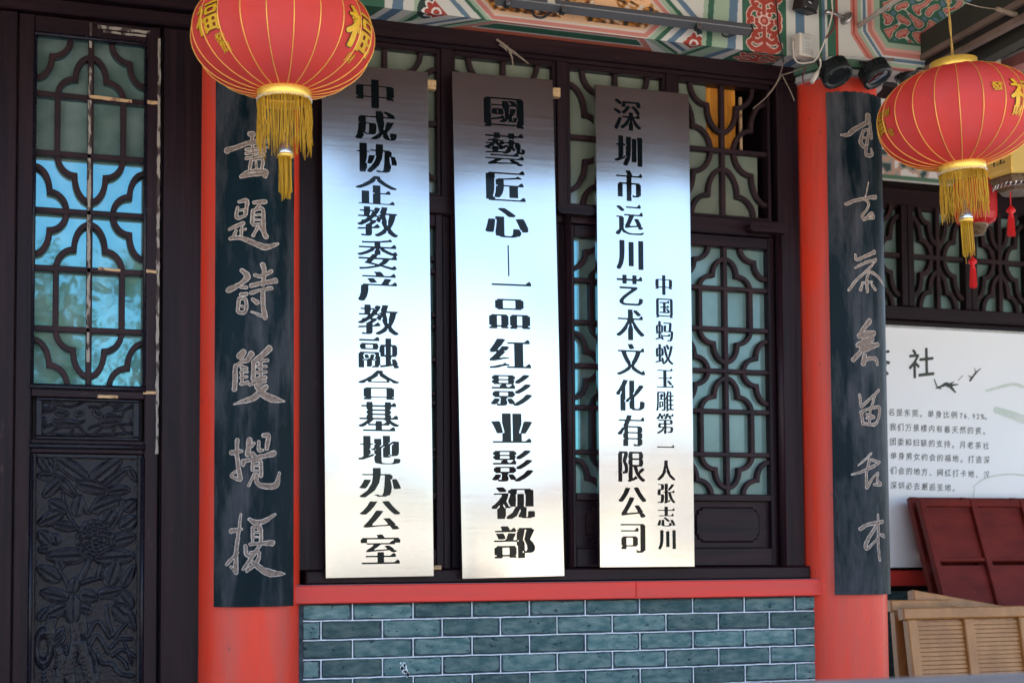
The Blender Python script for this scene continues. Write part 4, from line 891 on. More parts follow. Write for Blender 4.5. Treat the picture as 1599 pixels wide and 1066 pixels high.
    # bay to the right: a second hexagon design
    rb = X > fx(1275); fill(rb, WH)
    q = X-fx(1290)
    for a, b, c in ((-0.03, -0.015, GR), (-0.015, 0.0, BL), (0.0, 0.01, WH), (0.01, 0.05, GR), (0.05, 0.06, RD), (0.06, 0.075, WH)): fill(rb & (q >= a) & (q < b), c)
    vv = np.abs(S-0.20)*1.1+(X-fx(1345)); hexd = np.minimum(np.minimum(X-fx(1330), (S+0.03)), 9.0)
    for t0, c in ((0.0, PK), (0.012, RD), (0.018, PK), (0.034, LG), (0.05, WH), (0.058, BL), (0.072, WH), (0.08, PK), (0.10, (0.55, 0.3, 0.25)), (0.112, LG), (0.135, GR)):
        dd = np.minimum(hexd, (X-fx(1330)-0.09+np.minimum(S, 0.16)*0.75)*0.8 if True else hexd)
        fill(rb & (dd > t0) & (q > 0.075), c)
    cl = np.sin(X*46+np.sin(S*55)*2)*np.cos(S*52+np.sin(X*40)*2); inn = rb & (dd > 0.147) & (q > 0.075)
    fill(inn & (cl > 0.12), LG); fill(inn & (cl > 0.26), WH); fill(inn & (cl > 0.36), RD); fill(inn & (cl > 0.66), PK); fill(inn & (cl < -0.55), BL)
    return col
def painted_box(name_face, name_under, parent, x0, x1, top):
    st_ = 0.0028
    nu, nv = int((x1-x0)/st_), int(top/st_)
    m = grid_mesh(lambda u, v: np.stack([x0+(x1-x0)*u, np.full(u.shape, YB), ZB+top*v], 1), nu, nv); V = np.array(m.v)
    c = paint_canvas(V[:, 0].reshape(nv, nu), (V[:, 2]-ZB).reshape(nv, nu)).reshape(-1, 3); m.build(name_face, 'paint', parent, colors=np.c_[c, np.ones(len(c))])
    nv = 42; m = grid_mesh(lambda u, v: np.stack([x0+(x1-x0)*u, YB*(1-v)+0.0*v, np.full(u.shape, ZB)], 1), nu, nv); V = np.array(m.v)
    c = paint_canvas(V[:, 0].reshape(nv, nu), -(V[:, 1]-YB).reshape(nv, nu)-1e-5).reshape(-1, 3); m.build(name_under, 'paint', parent, colors=np.c_[c, np.ones(len(c))])
    MB().box(x0, x1, YB+0.002, 0.06, ZB+0.002, ZB+top+0.3).build('core', 'lattice', parent)
pb = thing('painted_beam', 'painted timber beam with chevrons, red scrolls and a brown picture panel above the signs', 'painted beam')
painted_box('painted_face', 'painted_underside', pb, 0.95, 3.9, 0.42)

# sloping beams that run out over the porch on the right
def slope_beam(name, x, pts, thick, mat, lab, cat):
    q = [PX(a, b, x) for a, b in pts]; return tag(MB().prism([tuple(p) for p in q], (thick, 0, 0)).build(name, mat), lab, cat)
slope_beam('olive_beam', 3.50, [(1372, 97), (1560, -26), (1720, -68), (1416, 104)], 0.10, 'olive', 'broad dark olive beam running out over the porch behind the right lantern', 'beam')
slope_beam('trim_batten', 3.495, [(1408, 103), (1680, -52), (1680, -41), (1404, 113)], 0.02, 'tan', 'upper tan batten under the dark olive beam', 'batten')
slope_beam('dark_batten', 3.52, [(1406, 114), (1680, -40), (1680, -22), (1410, 124)], 0.06, 'black', 'black strip between the two tan battens under the olive beam', 'batten')
slope_beam('trim_batten', 3.51, [(1410, 123), (1680, -24), (1680, -12), (1410, 129)], 0.03, 'tan', 'lower tan batten under the dark olive beam', 'batten')
slope_beam('back_olive_beam', 3.60, [(1410, 129), (1680, -14), (1690, 10), (1450, 140)], 0.06, 'olive', 'second thin olive beam just above the right lantern', 'beam')
# painted purlin further right
pp = thing('painted_purlin', 'peach and white striped purlin at the top right edge above the lantern', 'painted beam')
stripes = [(0, 5, 'cushion_w'), (5, 8, 'mortar'), (8, 13, 'cushion_g2'), (13, 34, 'peach'), (34, 38, 'pinkp'), (38, 43, 'cushion_w'), (43, 47, 'mortar'), (47, 53, 'cushion_w'), (53, 75, 'pinkp')]
MT['cushion_g2'] = nmat('faded green stripe', (0.22, 0.27, 0.2), 0.7); MT['peach'] = nmat('peach panel paint', (0.56, 0.34, 0.22), 0.7, col2=(0.5, 0.2, 0.14), scale=(6, 6, 6), nlo=0.45, nhi=0.6); MT['pinkp'] = nmat('pink stripe paint', (0.4, 0.15, 0.13), 0.7)
for a, b, c in stripes:
    q = [PX(px_, py_, 3.95) for px_, py_ in ((1500, 92+a*0.62), (1700, -18+a), (1700, -18+b), (1500, 92+b*0.62))]
    MB().prism([tuple(p) for p in q], (0.08, 0, 0)).build('painted_stripe', c, pp)

# ================================================================== back bay on the right
YW = 1.5
pe = [PY(p, 423, YW)[0] for p in (1403, 1423, 1502, 1521, 1601, 1622)]
bb = thing('recessed_wall', 'recessed dark wall with brick foot behind the white poster', 'wall', (5.0, YW, 0.3))
MB().box(-1.2, 3, 0.0, 0.2, 0, 0.80).build('brick_foot', 'brick', bb)
MB().box(-1.2, 3, 0.02, 0.2, 0.80, 2.30).build('boarding', 'wood', bb); MB().box(-1.2, 3, 0.0, 0.2, 2.90, 3.02, bev=0.005).build('head_beam', 'wood_h', bb); MB().box(-1.2, 3, -0.02, 0.2, 2.285, 2.36, bev=0.005).build('transom_rail', 'wood_h', bb)
tag(MB().box(3.9, 8, YW-0.07, YW+0.05, 1.13, 1.215, bev=0.005).build('red_rail', 'red_rail'), 'short red rail low on the recessed wall beside the right column', 'rail')
pw = pe[2]-pe[1]; pwid = pe[3]-pe[2]; cx_first = (pe[1]+pe[2])/2; stp = pw+pwid
labs = ['recessed transom window half hidden by the right couplet board', 'recessed transom window behind the tassel of the right lantern', 'recessed transom window at the right edge of the view', 'recessed transom window just past the right edge of the view']
for k in range(-1, 3):
    cx = cx_first+k*stp
    t = thing('transom_window', labs[k+1], 'transom window', (cx, YW, 2.66), 'lattice transoms of the recessed wall')
    transom_lattice(t, pw/2, 0.0, 0.56, w=0.026, y0=-0.02, y1=0.01)
    MB().box(-pw/2, pw/2, 0.02, 0.024, 0, 0.56).build('glass_pane', 'glass_g', t)
    for s in (-1, 1): MB().box(min(s*pw/2, s*(stp/2-0.001)), max(s*pw/2, s*(stp/2-0.001)), -0.035, 0.03, 0, 0.56, bev=0.003).build('frame_side', 'wood', t)
# blurred painted beam of the recessed bay
x0, x1 = 3.9, 7.0; nu, nv = 400, 60
m = grid_mesh(lambda u, v: np.stack([x0+(x1-x0)*u, np.full(u.shape, YW-0.10), 3.325+0.45*v], 1), nu, nv); V = np.array(m.v); X_, S_ = V[:, 0], V[:, 2]-3.325
t1 = np.sin(X_*19+np.sin(S_*30)*1.5)*np.cos(S_*38+np.sin(X_*13)*2)+0.7*np.sin(X_*57+S_*20)*np.sin(S_*73-X_*21)
cc = np.where((t1 > 0.45)[:, None], arr((0.62, 0.60, 0.58)), np.where((t1 > 0.0)[:, None], arr((0.45, 0.28, 0.2)), np.where((t1 > -0.5)[:, None], arr((0.25, 0.27, 0.26)), arr((0.02, 0.05, 0.05)))))
cc[S_ > 0.17] = (0.66, 0.67, 0.66); cc[(S_ < 0.035)] = (0.05, 0.14, 0.08); cc[(S_ < 0.008)] = (0.4, 0.4, 0.38)
rb_ = thing('painted_beam', 'blurred painted beam of the recessed bay seen under the right lantern', 'painted beam')
m.build('painted_face', 'paint', rb_, colors=np.c_[cc, np.ones(len(cc))]); MB().box(x0, x1, YW-0.098, YW+0.2, 3.327, 4.0).build('core', 'lattice', rb_)

# poster ----------------------------------------------------------------
YP = 1.38
ps = thing('white_poster', 'large white poster board with printed text leaning on the recessed wall', 'poster', (5.0, YP, 1.2))
pz = PY(1450, 514, YP)[2]
MB().box(-0.95, 1.6, 0, 0.02, 0.03, pz-1.2).build('sheet', 'poster', ps)
MB().box(-0.95, 1.6, -0.006, 0.02, pz-1.2, pz-1.2+0.012).build('edge_strip', 'cushion_w', ps)
def ptext(s, px, py, dpx, em, sc, thick=0, par=None, asp=1.0):
    m = MB()
    for i, ch in enumerate(s):
        if ch == ' ': continue
        p = PY(px+dpx*i, py+0.045*dpx*i*sc, YP-0.002); f = down(blur(glyph(ch), 3 if thick else 2), 4); n = f.shape[0]
        field_mesh(f, 0.22 if thick else 0.36, lambda u, v: np.stack([p[0]-5.0+(u-n/2)/n*em*asp, np.full(u.shape, -0.0015), p[2]-1.2+(v-n*0.5)/n*em+(u-n/2)/n*em*0.13], 1), m)
    return m
for s, px, py in (('名是东莞。单身比例76.92%。', 1393, 643), ('我们万景楼内有着天然的资。', 1395, 666), ('团委和妇联的支持。月老茶社', 1395, 689), ('单身男女约会的福地。打造深', 1396, 711), ('们会的地方、网红打卡地、汉', 1396, 734), ('深圳必去邂逅圣地。', 1396, 757)):
    dp = 12.1
    if '7' in s:
        m = ptext('名是东莞。单身比例', px, py, 12.2, 0.042, 1); m2 = ptext('76.92%。', px+111, py+5, 6.5, 0.040, 1); o = len(m.v); m.v += m2.v; m.f += [tuple(i+o for i in f) for f in m2.f]
    else: m = ptext(s, px, py, dp, 0.042, 1)
    m.build('text_line', 'ink', ps)
ptext('茶社', 1371, 566, 69, 0.17, 0, 1).build('title', 'ink', ps)
# ink bird and twig sketch, pale green bracelet and pot print
def brush(pts, name, mat, off=-0.002):
    S = [[(p[0]-5.0, p[2]-1.2, r) for p, r in ((PY(a, b, YP), c*3.1e-3) for a, b, c in s)] for s in pts]
    xs = [p[0] for s in S for p in s]; zq = [p[1] for s in S for p in s]; st2 = 0.003; xa, za = min(xs)-0.03, min(zq)-0.03
    Fd = stroke_field(S, xa, max(xs)+0.03, za, max(zq)+0.03, st2)
    field_mesh(Fd, 0.0, lambda u, v: np.stack([xa+u*st2, np.full(u.shape, off), za+v*st2], 1)).build(name, mat, ps)
brush([[(1462, 606, 1), (1470, 603, 2), (1480, 600, 3.5), (1492, 612, 1.5)], [(1480, 602, 3), (1496, 600, 1)], [(1480, 601, 2), (1490, 596, 0.7)], [(1459, 592, 1), (1464, 604, 1.3), (1470, 607, 0.8)], [(1515, 594, 2), (1524, 582, 1.5), (1532, 575, 0.6)], [(1518, 590, 1.5), (1512, 586, 0.5)], [(1524, 584, 1), (1522, 574, 0.5)], [(1496, 594, 0.6), (1504, 586, 0.5)]], 'bird_sketch', 'ink')
brush([[(1556, 640, 6), (1575, 646, 7), (1600, 655, 8)]], 'green_print', 'pale_green')
brush([[(1520, 760, 1), (1535, 748, 1.5), (1556, 742, 1.5), (1580, 740, 1.5), (1600, 742, 1.5)], [(1520, 776, 1), (1522, 762, 1)]], 'green_print', 'pale_green')
brush([[(1540, 610, 2), (1580, 600, 3), (1599, 604, 3)]], 'green_print', 'pale_green')

# red panelled screens ----------------------------------------------------
def red_screen(px0, py0, ytop, ybot, width, height, lab, yaw=0.0):
    p = PY(px0, py0, ytop); zt = p[2]; lean = math.asin((ytop-ybot)/height)
    t = thing('panelled_screen', lab, 'folding screen', (p[0], ytop, zt), 'red panelled screens'); t.rotation_euler = (-lean, 0, yaw)
    fwid = 0.036; ncol, nrow = 3, 4
    for i in range(ncol+1):
        x = i*(width-fwid)/ncol; MB().box(x, x+fwid, -0.035, 0, -height, 0, bev=0.004).build('stile', 'mahog', t)
    for j in range(nrow+1):
        z = -j*(height-fwid)/nrow
        for i in range(ncol):
            xa = i*(width-fwid)/ncol+fwid; xb = (i+1)*(width-fwid)/ncol; MB().box(xa, xb, -0.030, -0.002, z-fwid*(1 if j in (0, nrow) else 0.5), z, bev=0.003).build('rail', 'mahog', t)
    for j in range(nrow):
        for i in range(ncol):
            xa = i*(width-fwid)/ncol+fwid; xb = (i+1)*(width-fwid)/ncol; MB().box(xa, xb, -0.012, -0.006, -(j+1)*(height-fwid)/nrow, -j*(height-fwid)/nrow-fwid).build('panel', 'mahog', t)
    return t
red_screen(1430, 783, 1.20, 0.72, 0.98, 1.34, 'front mahogany red panelled screen leaning on the white poster', 0.0)
red_screen(1416, 779, 1.30, 0.84, 0.98, 1.34, 'rear mahogany red screen, only its left edge showing behind the front one', 0.0)
# bamboo screens -----------------------------------------------------------
def bamboo(px0, py0, y, width, height, lean, lab, slats=True, yaw=0.0, nb=3):
    p = PY(px0, py0, y); t = thing('bamboo_rack', lab, 'bamboo rack', tuple(p), 'bamboo racks below the red screens'); t.rotation_euler = (-lean, 0, yaw)
    pw2 = 0.055
    for i in range(nb+1):
        x = i*(width-pw2)/nb; MB().box(x, x+pw2, -0.03, 0.01, -height, 0.0, bev=0.005).build('post', 'bamboo', t)
    MB().box(-0.02, width+0.02, -0.034, 0.012, 0.001, 0.055, bev=0.006).build('top_rail', 'bamboo', t)
    if slats:
        for i in range(nb):
            xa = i*(width-pw2)/nb+pw2; xb = (i+1)*(width-pw2)/nb; m = MB(); nz = int(height/0.0205)
            for k in range(nz):
                z = -0.012-k*0.0205; m.box(xa, xb, -0.008+random.uniform(-0.002, 0.002), 0.0, z-0.0165, z)
            o = m.build('slat_bay', 'bamboo', t); o['kind'] = 'stuff'
            MB().box(xa, xb, 0.004, 0.008, -height, 0).build('backing', 'bamboo_d', t)
    return t
bamboo(1412, 968, 0.62, 1.00, 0.75, 0.16, 'slatted bamboo rack in front with thin horizontal slats', True, 0.0)
b2 = bamboo(1426, 940, 0.80, 0.62, 0.7, 0.22, 'bamboo frame behind the slatted rack, its top rail sloping down right', False, 0.0, 2); b2.rotation_euler = (-0.22, R(9), 0.1)
bamboo(1392, 955, 0.75, 0.3, 0.7, 0.1, 'narrow bamboo frame right beside the foot of the right column', True, 0.0, 1)

# ================================================================== lanterns
def ell_pt(a, ph, Rr, Hh, off=0.0):
    """lantern surface: a azimuth, ph latitude"""
    e = 0.86
    r = (Rr+off)*np.cos(ph)**e; z = (Hh+off)*np.sign(np.sin(ph))*np.abs(np.sin(ph))**1.0
    return np.stack([r*np.cos(a), r*np.sin(a), z], -1)
def lantern(cx, cy, cz, lab, prints, seed, rope_to, twist=0.0, tilt=0.0):
    rnd = random.Random(seed); Rr, Hh, N = 0.286, 0.178, 22; ph1 = 1.34
    t = thing('red_lantern', lab, 'lantern', (cx, cy, cz), 'round red silk lanterns')
    nu, nv = N*8, 40
    def fn(u, v):
        a = u*2*math.pi+twist; ph = -ph1+2*ph1*v; sc = 1-0.022*np.sin((u*N % 1)*math.pi)*np.cos(ph)
        p = ell_pt(a, ph, Rr, Hh); p[:, 0] *= sc; p[:, 1] *= sc; return p
    m = grid_mesh(fn, nu+1, nv); m.build('silk_globe', 'fabric', t, True)
    for k in range(N):
        a = 2*math.pi*k/N+twist; pts = [ell_pt(np.array(a), np.array(-ph1+2*ph1*i/24), Rr, Hh, 0.0015) for i in range(25)]
        MB().tube(pts, 0.0016, 6).build('rib', 'gold_line', t, True)
    rc = Rr*math.cos(ph1)**0.86; zc_ = Hh*math.sin(ph1)
    rc = max(rc, 0.074)
    for s in (-1, 1):
        MB().lathe([(rc-0.004, s*(zc_-0.012)), (rc+0.004, s*(zc_-0.010)), (rc+0.004, s*(zc_+0.032)), (rc-0.001, s*(zc_+0.034)), (rc-0.003, s*(zc_+0.030))], n=48).build('gold_cap', 'gold', t, True)
        MB().lathe([(0.0, s*(zc_+0.004)), (rc-0.003, s*(zc_+0.004))], n=32).build('cap_disc', 'bronze', t)
    for zz_ in (0.026, 0.031): # bead bands
        m = MB()
        for k in range(72):
            a = 2*math.pi*k/72; c_ = np.array([(rc+0.005)*math.cos(a), (rc+0.005)*math.sin(a), -(zc_+zz_)]); m.tube([c_+(0, 0, -0.0019), c_, c_+(0, 0, 0.0019)], [0.0006, 0.0022, 0.0006], 5)
        o = m.build('bead_band', 'silver', t, True); o['kind'] = 'stuff'
    m = MB()
    for k in range(135):
        a = 2*math.pi*k/135+rnd.uniform(-0.02, 0.02); L = rnd.choice([0.135, 0.15, 0.155, 0.165])+rnd.uniform(-0.012, 0.012); r0 = rc+rnd.uniform(-0.003, 0.004)
        pts = []; ph = rnd.uniform(0, 6); amp = rnd.uniform(0.0008, 0.0042); fl = rnd.uniform(-0.02, 0.035)
        for i in range(7):
            s = i/6; rr_ = r0*(1+fl*s)+amp*math.sin(ph+s*7); aa = a+amp*8*math.sin(ph*2+s*6)*s; pts.append((rr_*math.cos(aa), rr_*math.sin(aa), -zc_-0.030-L*s))
        m.tube(pts, 0.0011, 4)
    o = m.build('fringe', 'fringe', t, True); o['kind'] = 'stuff'
    zt = -zc_-0.165
    MB().lathe([(0.004, zt+0.165), (0.0015, zt+0.03)], n=6).build('cord', 'rope', t)
    bell = MB().lathe([(0.002, zt+0.034), (0.006, zt+0.032), (0.0055, zt+0.010), (0.0125, zt+0.0), (0.020, zt-0.012), (0.0235, zt-0.030), (0.0225, zt-0.034), (0.0, zt-0.034)], n=24).build('bell_cap', 'silver', t, True)
    MB().lathe([(0.0225, zt-0.034), (0.0245, zt-0.037), (0.0235, zt-0.044), (0.0, zt-0.044)], n=24).build('tassel_ring', 'gold', t, True)
    m = MB()
    for k in range(90):
        a = rnd.uniform(0, 6.28); q = 0.021*math.sqrt(rnd.random()); q = max(q, 0.012); L = rnd.uniform(0.105, 0.135)+(0.03 if k == 5 else 0)
        m.tube([(q*math.cos(a)*(1+0.06*math.sin(k+i)), q*math.sin(a), zt-0.042-L*i/4) for i in range(5)], 0.0013, 4)
    o = m.build('tassel', 'fringe', t, True); o['kind'] = 'stuff'
    # printed characters
    for ch, az, lat, size in prints:
        f0 = songify(glyph(ch), ero=0, dil=7, gap=6, serif=False); f1 = blur(f0, 3); fo = blur(f0, 4)
        for nm, ff, th, off, mt in (('print_outline', fo, 0.12, 0.0012, 'black'), ('printed_character', f1, 0.42, 0.0021, 'gold_paint')):
            g = down(ff, 4); n = g.shape[0]
            def mp(u, v, n=n, off=off):
                lat_ = lat+(v/n-0.5)*size/Hh*0.8; a = az+(u/n-0.5)*size/(Rr*np.maximum(np.cos(lat_), 0.3)); return ell_pt(a, lat_, Rr, Hh, off-0.0025)
            field_mesh(g, th, mp).build(nm, mt, t)
    pts = []
    for st_ in range(2):
        pts = [(0.0025*math.sin(s*14+st_*3.1), 0.0025*math.cos(s*14+st_*3.1), zc_+0.0+s*(rope_to-zc_)) for s in np.linspace(0, 1, 60)]
        MB().tube(pts, 0.0022, 5).build('hanging_cord', 'rope', t)
    if tilt: t.rotation_euler = (0, tilt, 0)
    return t
pL = PY(443, 59, -0.78); pR = PY(1496, 184, -0.86)
aimL = math.atan2(CAMP[1]-pL[1], CAMP[0]-pL[0]); aimR = math.atan2(CAMP[1]-pR[1], CAMP[0]-pR[0])
lantern(pL[0], pL[1], pL[2], 'round red lantern with golden fringe hanging at the left before the first sign', [('福', aimL-0.95, -0.02, 0.13), ('發', aimL-0.80, -0.44, 0.045), ('財', aimL-0.78, -0.58, 0.04), ('福', aimL+1.05, -0.12, 0.17), ('財', aimL+1.0, -0.62, 0.04), ('發', aimL+0.88, 0.02, 0.045)], 3, 0.75, aimL+0.11, R(-1))
lantern(pR[0], pR[1], pR[2], 'round red lantern with golden fringe hanging at the right before the couplet board', [('發', aimR+0.50, 0.16, 0.045), ('福', aimR+0.92, 0.05, 0.14), ('財', aimR+0.80, -0.30, 0.045), ('福', aimR-1.28, 0.0, 0.12), ('財', aimR-1.02, 0.12, 0.04), ('發', aimR-1.02, -0.3, 0.035)], 5, 0.62, aimR+0.02, R(-4))

# smaller hanging lanterns at the right
def small_tassel(name, p, L, lab):
    t = thing(name, lab, 'tassel', tuple(p)); MB().tube([(0, 0, 0.12), (0, 0, 0)], 0.003, 5).build('cord', 'tassel_red', t)
    MB().lathe([(0.003, 0.02), (0.018, 0.005), (0.021, -0.006), (0.008, -0.018), (0.011, -0.026), (0.012, -0.04), (0.0, -0.04)], n=12).build('knot', 'tassel_red', t, True)
    m = MB()
    for k in range(60):
        a = random.uniform(0, 6.28); q = random.uniform(0.005, 0.015); m.tube([(q*math.cos(a)*0.9, q*math.sin(a), -0.035), (q*math.cos(a)*1.3, q*math.sin(a)*1.3, -0.035-L*random.uniform(0.9, 1))], 0.0016, 4)
    o = m.build('threads', 'tassel_red', t); o['kind'] = 'stuff'; return t
yl = PY(1590, 272, 0.05)
t = thing('yellow_lantern', 'yellow six-sided lantern with a black character, behind the right red lantern', 'lantern', tuple(yl))
def hexprof(prof, n=6, rot=0.0): m = MB(); m.lathe(prof, n=n, a0=rot, a1=rot+2*math.pi); return m
aY = math.atan2(CAMP[1]-yl[1], CAMP[0]-yl[0])
hexprof([(0.075, 0.17), (0.10, 0.14), (0.128, 0.12), (0.135, 0.0), (0.112, -0.028)], rot=aY-R(12)).build('cloth_body', 'yellow', t)
hexprof([(0.128, -0.024), (0.132, -0.034), (0.115, -0.055), (0.108, -0.062), (0.085, -0.085), (0.0, -0.087)], rot=aY-R(12)).build('carved_base', 'bronze', t)
for k in range(6):
    a = aY-R(12)+k*math.pi/3; MB().tube([(0.129*math.cos(a), 0.129*math.sin(a), 0.12), (0.136*math.cos(a), 0.136*math.sin(a), 0.0), (0.113*math.cos(a), 0.113*math.sin(a), -0.028)], 0.004, 6).build('rib', 'gold', t)
m = MB()
for k in range(14):
    a = aY-1.4+k*0.2; c_ = np.array([0.108*math.cos(a), 0.108*math.sin(a), -0.064]); tt = np.array([-math.sin(a), math.cos(a), 0]); m.tube([c_+0.010*(math.cos(j*0.785)*tt+math.sin(j*0.785)*np.array([0, 0, 1])) for j in range(9)], 0.0022, 5)
o = m.build('coin_fretwork', 'silver', t); o['kind'] = 'stuff'
g = down(blur(songify(glyph('社'), ero=4, dil=3, gap=6), 2), 4); n_ = g.shape[0]; pc = PY(1582, 243, yl[1]-0.16)
nrm = np.array([math.cos(aY-R(12)+R(30)-R(60)), math.sin(aY-R(12)+R(30)-R(60)), 0]); tx_ = np.array([-nrm[1], nrm[0], 0])
field_mesh(g, 0.45, lambda u, v: (nrm*0.1225+np.array([0, 0, 0.062]))[None, :]+tx_[None, :]*((u-n_/2)/n_*0.085)[:, None]+np.array([0, 0, 1.0])[None, :]*((v-n_/2)/n_*0.085)[:, None]).build('printed_character', 'black', t)
MB().tube([(0, 0, 0.17), (0, 0, 0.7)], 0.003, 5).build('hanging_cord', 'rope', t)
yr = PY(1524, 326, 0.30)
t = thing('crimson_lantern', 'boxy crimson lantern with bronze foot, hanging behind the golden fringe', 'lantern', tuple(yr))
aR_ = math.atan2(CAMP[1]-yr[1], CAMP[0]-yr[0])
MB().lathe([(0.05, 0.16), (0.085, 0.145), (0.098, 0.12), (0.098, -0.03), (0.088, -0.058), (0.06, -0.075)], n=8, a0=aR_-0.39, a1=aR_-0.39+2*math.pi).build('cloth_body', 'red_lant', t)
MB().lathe([(0.055, -0.072), (0.052, -0.088), (0.047, -0.09), (0.044, -0.106), (0.038, -0.108), (0.036, -0.122), (0.0, -0.124)], n=20).build('stepped_foot', 'bronze', t, True)
for k in range(8):
    a = aR_-0.39+k*math.pi/4; MB().tube([(0.0985*math.cos(a), 0.0985*math.sin(a), 0.12), (0.0985*math.cos(a), 0.0985*math.sin(a), -0.03), (0.0885*math.cos(a), 0.0885*math.sin(a), -0.058)], 0.003, 6).build('rib', 'tassel_red', t)
pcx = 0.0915; nrm = np.array([math.cos(aR_), math.sin(aR_), 0]); tx_ = np.array([-nrm[1], nrm[0], 0])
field_mesh(g, 0.45, lambda u, v: (nrm*0.0925+np.array([0, 0, 0.0]))[None, :]+tx_[None, :]*((u-n_/2)/n_*0.06)[:, None]+np.array([0, 0, 1.0])[None, :]*((v-n_/2)/n_*0.05)[:, None]).build('printed_character', 'black', t)
MB().tube([(0, 0, 0.16), (0, 0, 0.8)], 0.003, 5).build('hanging_cord', 'rope', t)
small_tassel('red_tassel', PY(1519, 408, 0.30), 0.09, 'bright red tassel under the crimson lantern')
small_tassel('red_tassel', PY(1579, 328, 0.05), 0.085, 'bright red tassel under the yellow lantern')

# ================================================================== fittings at the beam
A_ = PY(775, -2, -0.265); B_ = PY(1171, 47, -0.265)
t = thing('led_bar', 'long grey lighting bar clamped along the painted beam', 'light bar', tuple(A_))
d_ = B_-A_; L_ = np.linalg.norm(d_); ang = math.atan2(d_[2], d_[0]); t.rotation_euler = (R(-25), -ang, 0)
MB().box(0, L_, -0.02, 0.02, -0.014, 0.014, bev=0.003).build('housing', 'grey_metal', t)
MB().box(0.003, L_-0.003, -0.0215, -0.0203, -0.006, 0.004).build('lens_strip', 'grey_metal', t); MB().box(L_, L_+0.006, -0.021, 0.021, -0.015, 0.015, bev=0.002).build('end_cap', 'fixture', t)
MB().box(0.195, 0.225, -0.0225, -0.0205, -0.012, 0.012).build('sticker', 'white_pl', t)
for (x_) in (0.03, 0.25, L_-0.24):
    MB().box(x_, x_+0.018, -0.014, 0.014, -0.030, -0.0145, bev=0.002).build('bracket', 'fixture', t); MB().tube([(x_+0.009, -0.016, -0.036), (x_+0.009, -0.016, -0.020)], 0.009, 8).build('bracket_bolt', 'steel', t)
def cable(pix, r, mat, lab, name='cable', n=7):
    pts = spline([PY(a, b, y) for a, b, y in pix], n); c0_ = pts[0]
    return tag(MB().tube(pts, r, 7).build(name, mat, None, True), lab, 'cable')
cable([(832, 12, -.24), (834, 24, -.24), (846, 28, -.25), (858, 22, -.24), (866, 14, -.24)], 0.005, 'cable_b', 'loop of black cable under the middle of the light bar')
cable([(1150, 46, -.2), (1136, 48, -.2), (1128, 52, -.22), (1134, 58, -.21), (1150, 54, -.18)], 0.0035, 'cable_b', 'small black cable loop at the right end of the light bar')
cable([(1211, -5, -.18), (1214, 20, -.175), (1216, 50, -.175), (1222, 80, -.175), (1224, 104, -.15)], 0.003, 'cable_b', 'thin dark cable hanging down over the red scroll painting')
cable([(1299, -5, -.25), (1300, 20, -.25), (1293, 50, -.25), (1284, 75, -.25), (1275, 92, -.24), (1266, 98, -.22), (1243, 95, -.2), (1238, 60, -.2)], 0.0035, 'cable_w', 'white cable looping under the small white box')
cable([(1290, 60, -.26), (1302, 45, -.26), (1304, 30, -.25), (1298, 15, -.25)], 0.0035, 'cable_r', 'dark red cable twisted beside the white cable')
cable([(1258, 105, -.24), (1254, 122, -.24), (1258, 132, -.24), (1268, 130, -.25)], 0.003, 'cable_r', 'thin dark red wire hooked over the red column')
cable([(1281, 92, -.26), (1282, 102, -.26), (1278, 112, -.27)], 0.004, 'cable_w', 'short white lead ending in a plug by the column')
pa, pb_ = PY(1278, 112, -.27), PY(1268, 129, -.27); tag(MB().tube([pa, pa*0.8+pb_*0.2, pb_], [0.006, 0.0095, 0.0095], 10).build('white_plug', 'white_pl'), 'white plug dangling over the red column top', 'plug')
for k, (a, b, c, d, lab) in enumerate(((1221, 118, 1290, 84, 'longest dry tie wire reaching from the head beam toward the floodlights'), (1225, 96, 1198, 150, 'dry tie wire hanging down over the right transom'), (1221, 116, 1241, 158, 'short dry tie wire against the red column'), (1176, 170, 1222, 116, 'dry frayed string slanting down from the head beam'))):
    mid = ((a+c)/2+3, (b+d)/2+4); cable([(a, b, -.16), (mid[0], mid[1], -.17), (c, d, -.16)], 0.0022, 'twig', lab, 'tie_wire')
# dried grass hanging from the head
tg = thing('dried_grass', 'tuft of dried grass stuck on the dark head beam above the middle sign', 'dried grass', tuple(PY(790, 72, -0.06)))
for (a, b, c, d) in ((776, 62, 795, 78), (785, 68, 800, 84), (792, 72, 802, 104), (798, 80, 826, 100), (788, 72, 812, 88), (781, 70, 792, 80)):
    p0, p1 = PY(a, b, -0.055)-np.array(tg.location), PY(c, d, -0.075)-np.array(tg.location); MB().tube([p0, (p0+p1)/2+np.array([0.006, -0.004, -0.003]), p1], [0.005, 0.004, 0.0018], 5).build('stalk', 'twig', tg)
# white box
pbx = PY(1256, 73, -0.21)
t = thing('white_box', 'small aged white control box with faint print below the black camera', 'control box', tuple(pbx)); t.rotation_euler = (0, R(1), R(8))
MB().box(-0.036, 0.030, -0.022, 0.03, -0.046, 0.046, bev=0.005).build('case', 'white_pl', t); MB().box(-0.026, 0.028, -0.0235, -0.0225, -0.040, 0.040).build('front_label', 'cushion_lbl' if 'cushion_lbl' in MT else 'cushion_w', t)
MT['lblink'] = nmat('faint grey print', (0.25, 0.23, 0.2), 0.7)
MB().lathe([(0.0035, 0), (0.0055, 0)], n=14).build('logo_ring', 'lblink', t).location = (-0.012, -0.0246, 0.026); t_ = [o for o in t.children if o.name.startswith('logo_ring')][0]; t_.rotation_euler = (R(90), 0, 0)
for k, (z, w_) in enumerate(((0.026, 0.018), (0.008, 0.02), (-0.006, 0.022), (-0.018, 0.03), (-0.026, 0.028))):
    MB().box(-0.012 if k else -0.004, -0.012+w_ if k else -0.004+w_, -0.0243, -0.0238, z-0.001, z+0.001).build('print_line', 'lblink', t)
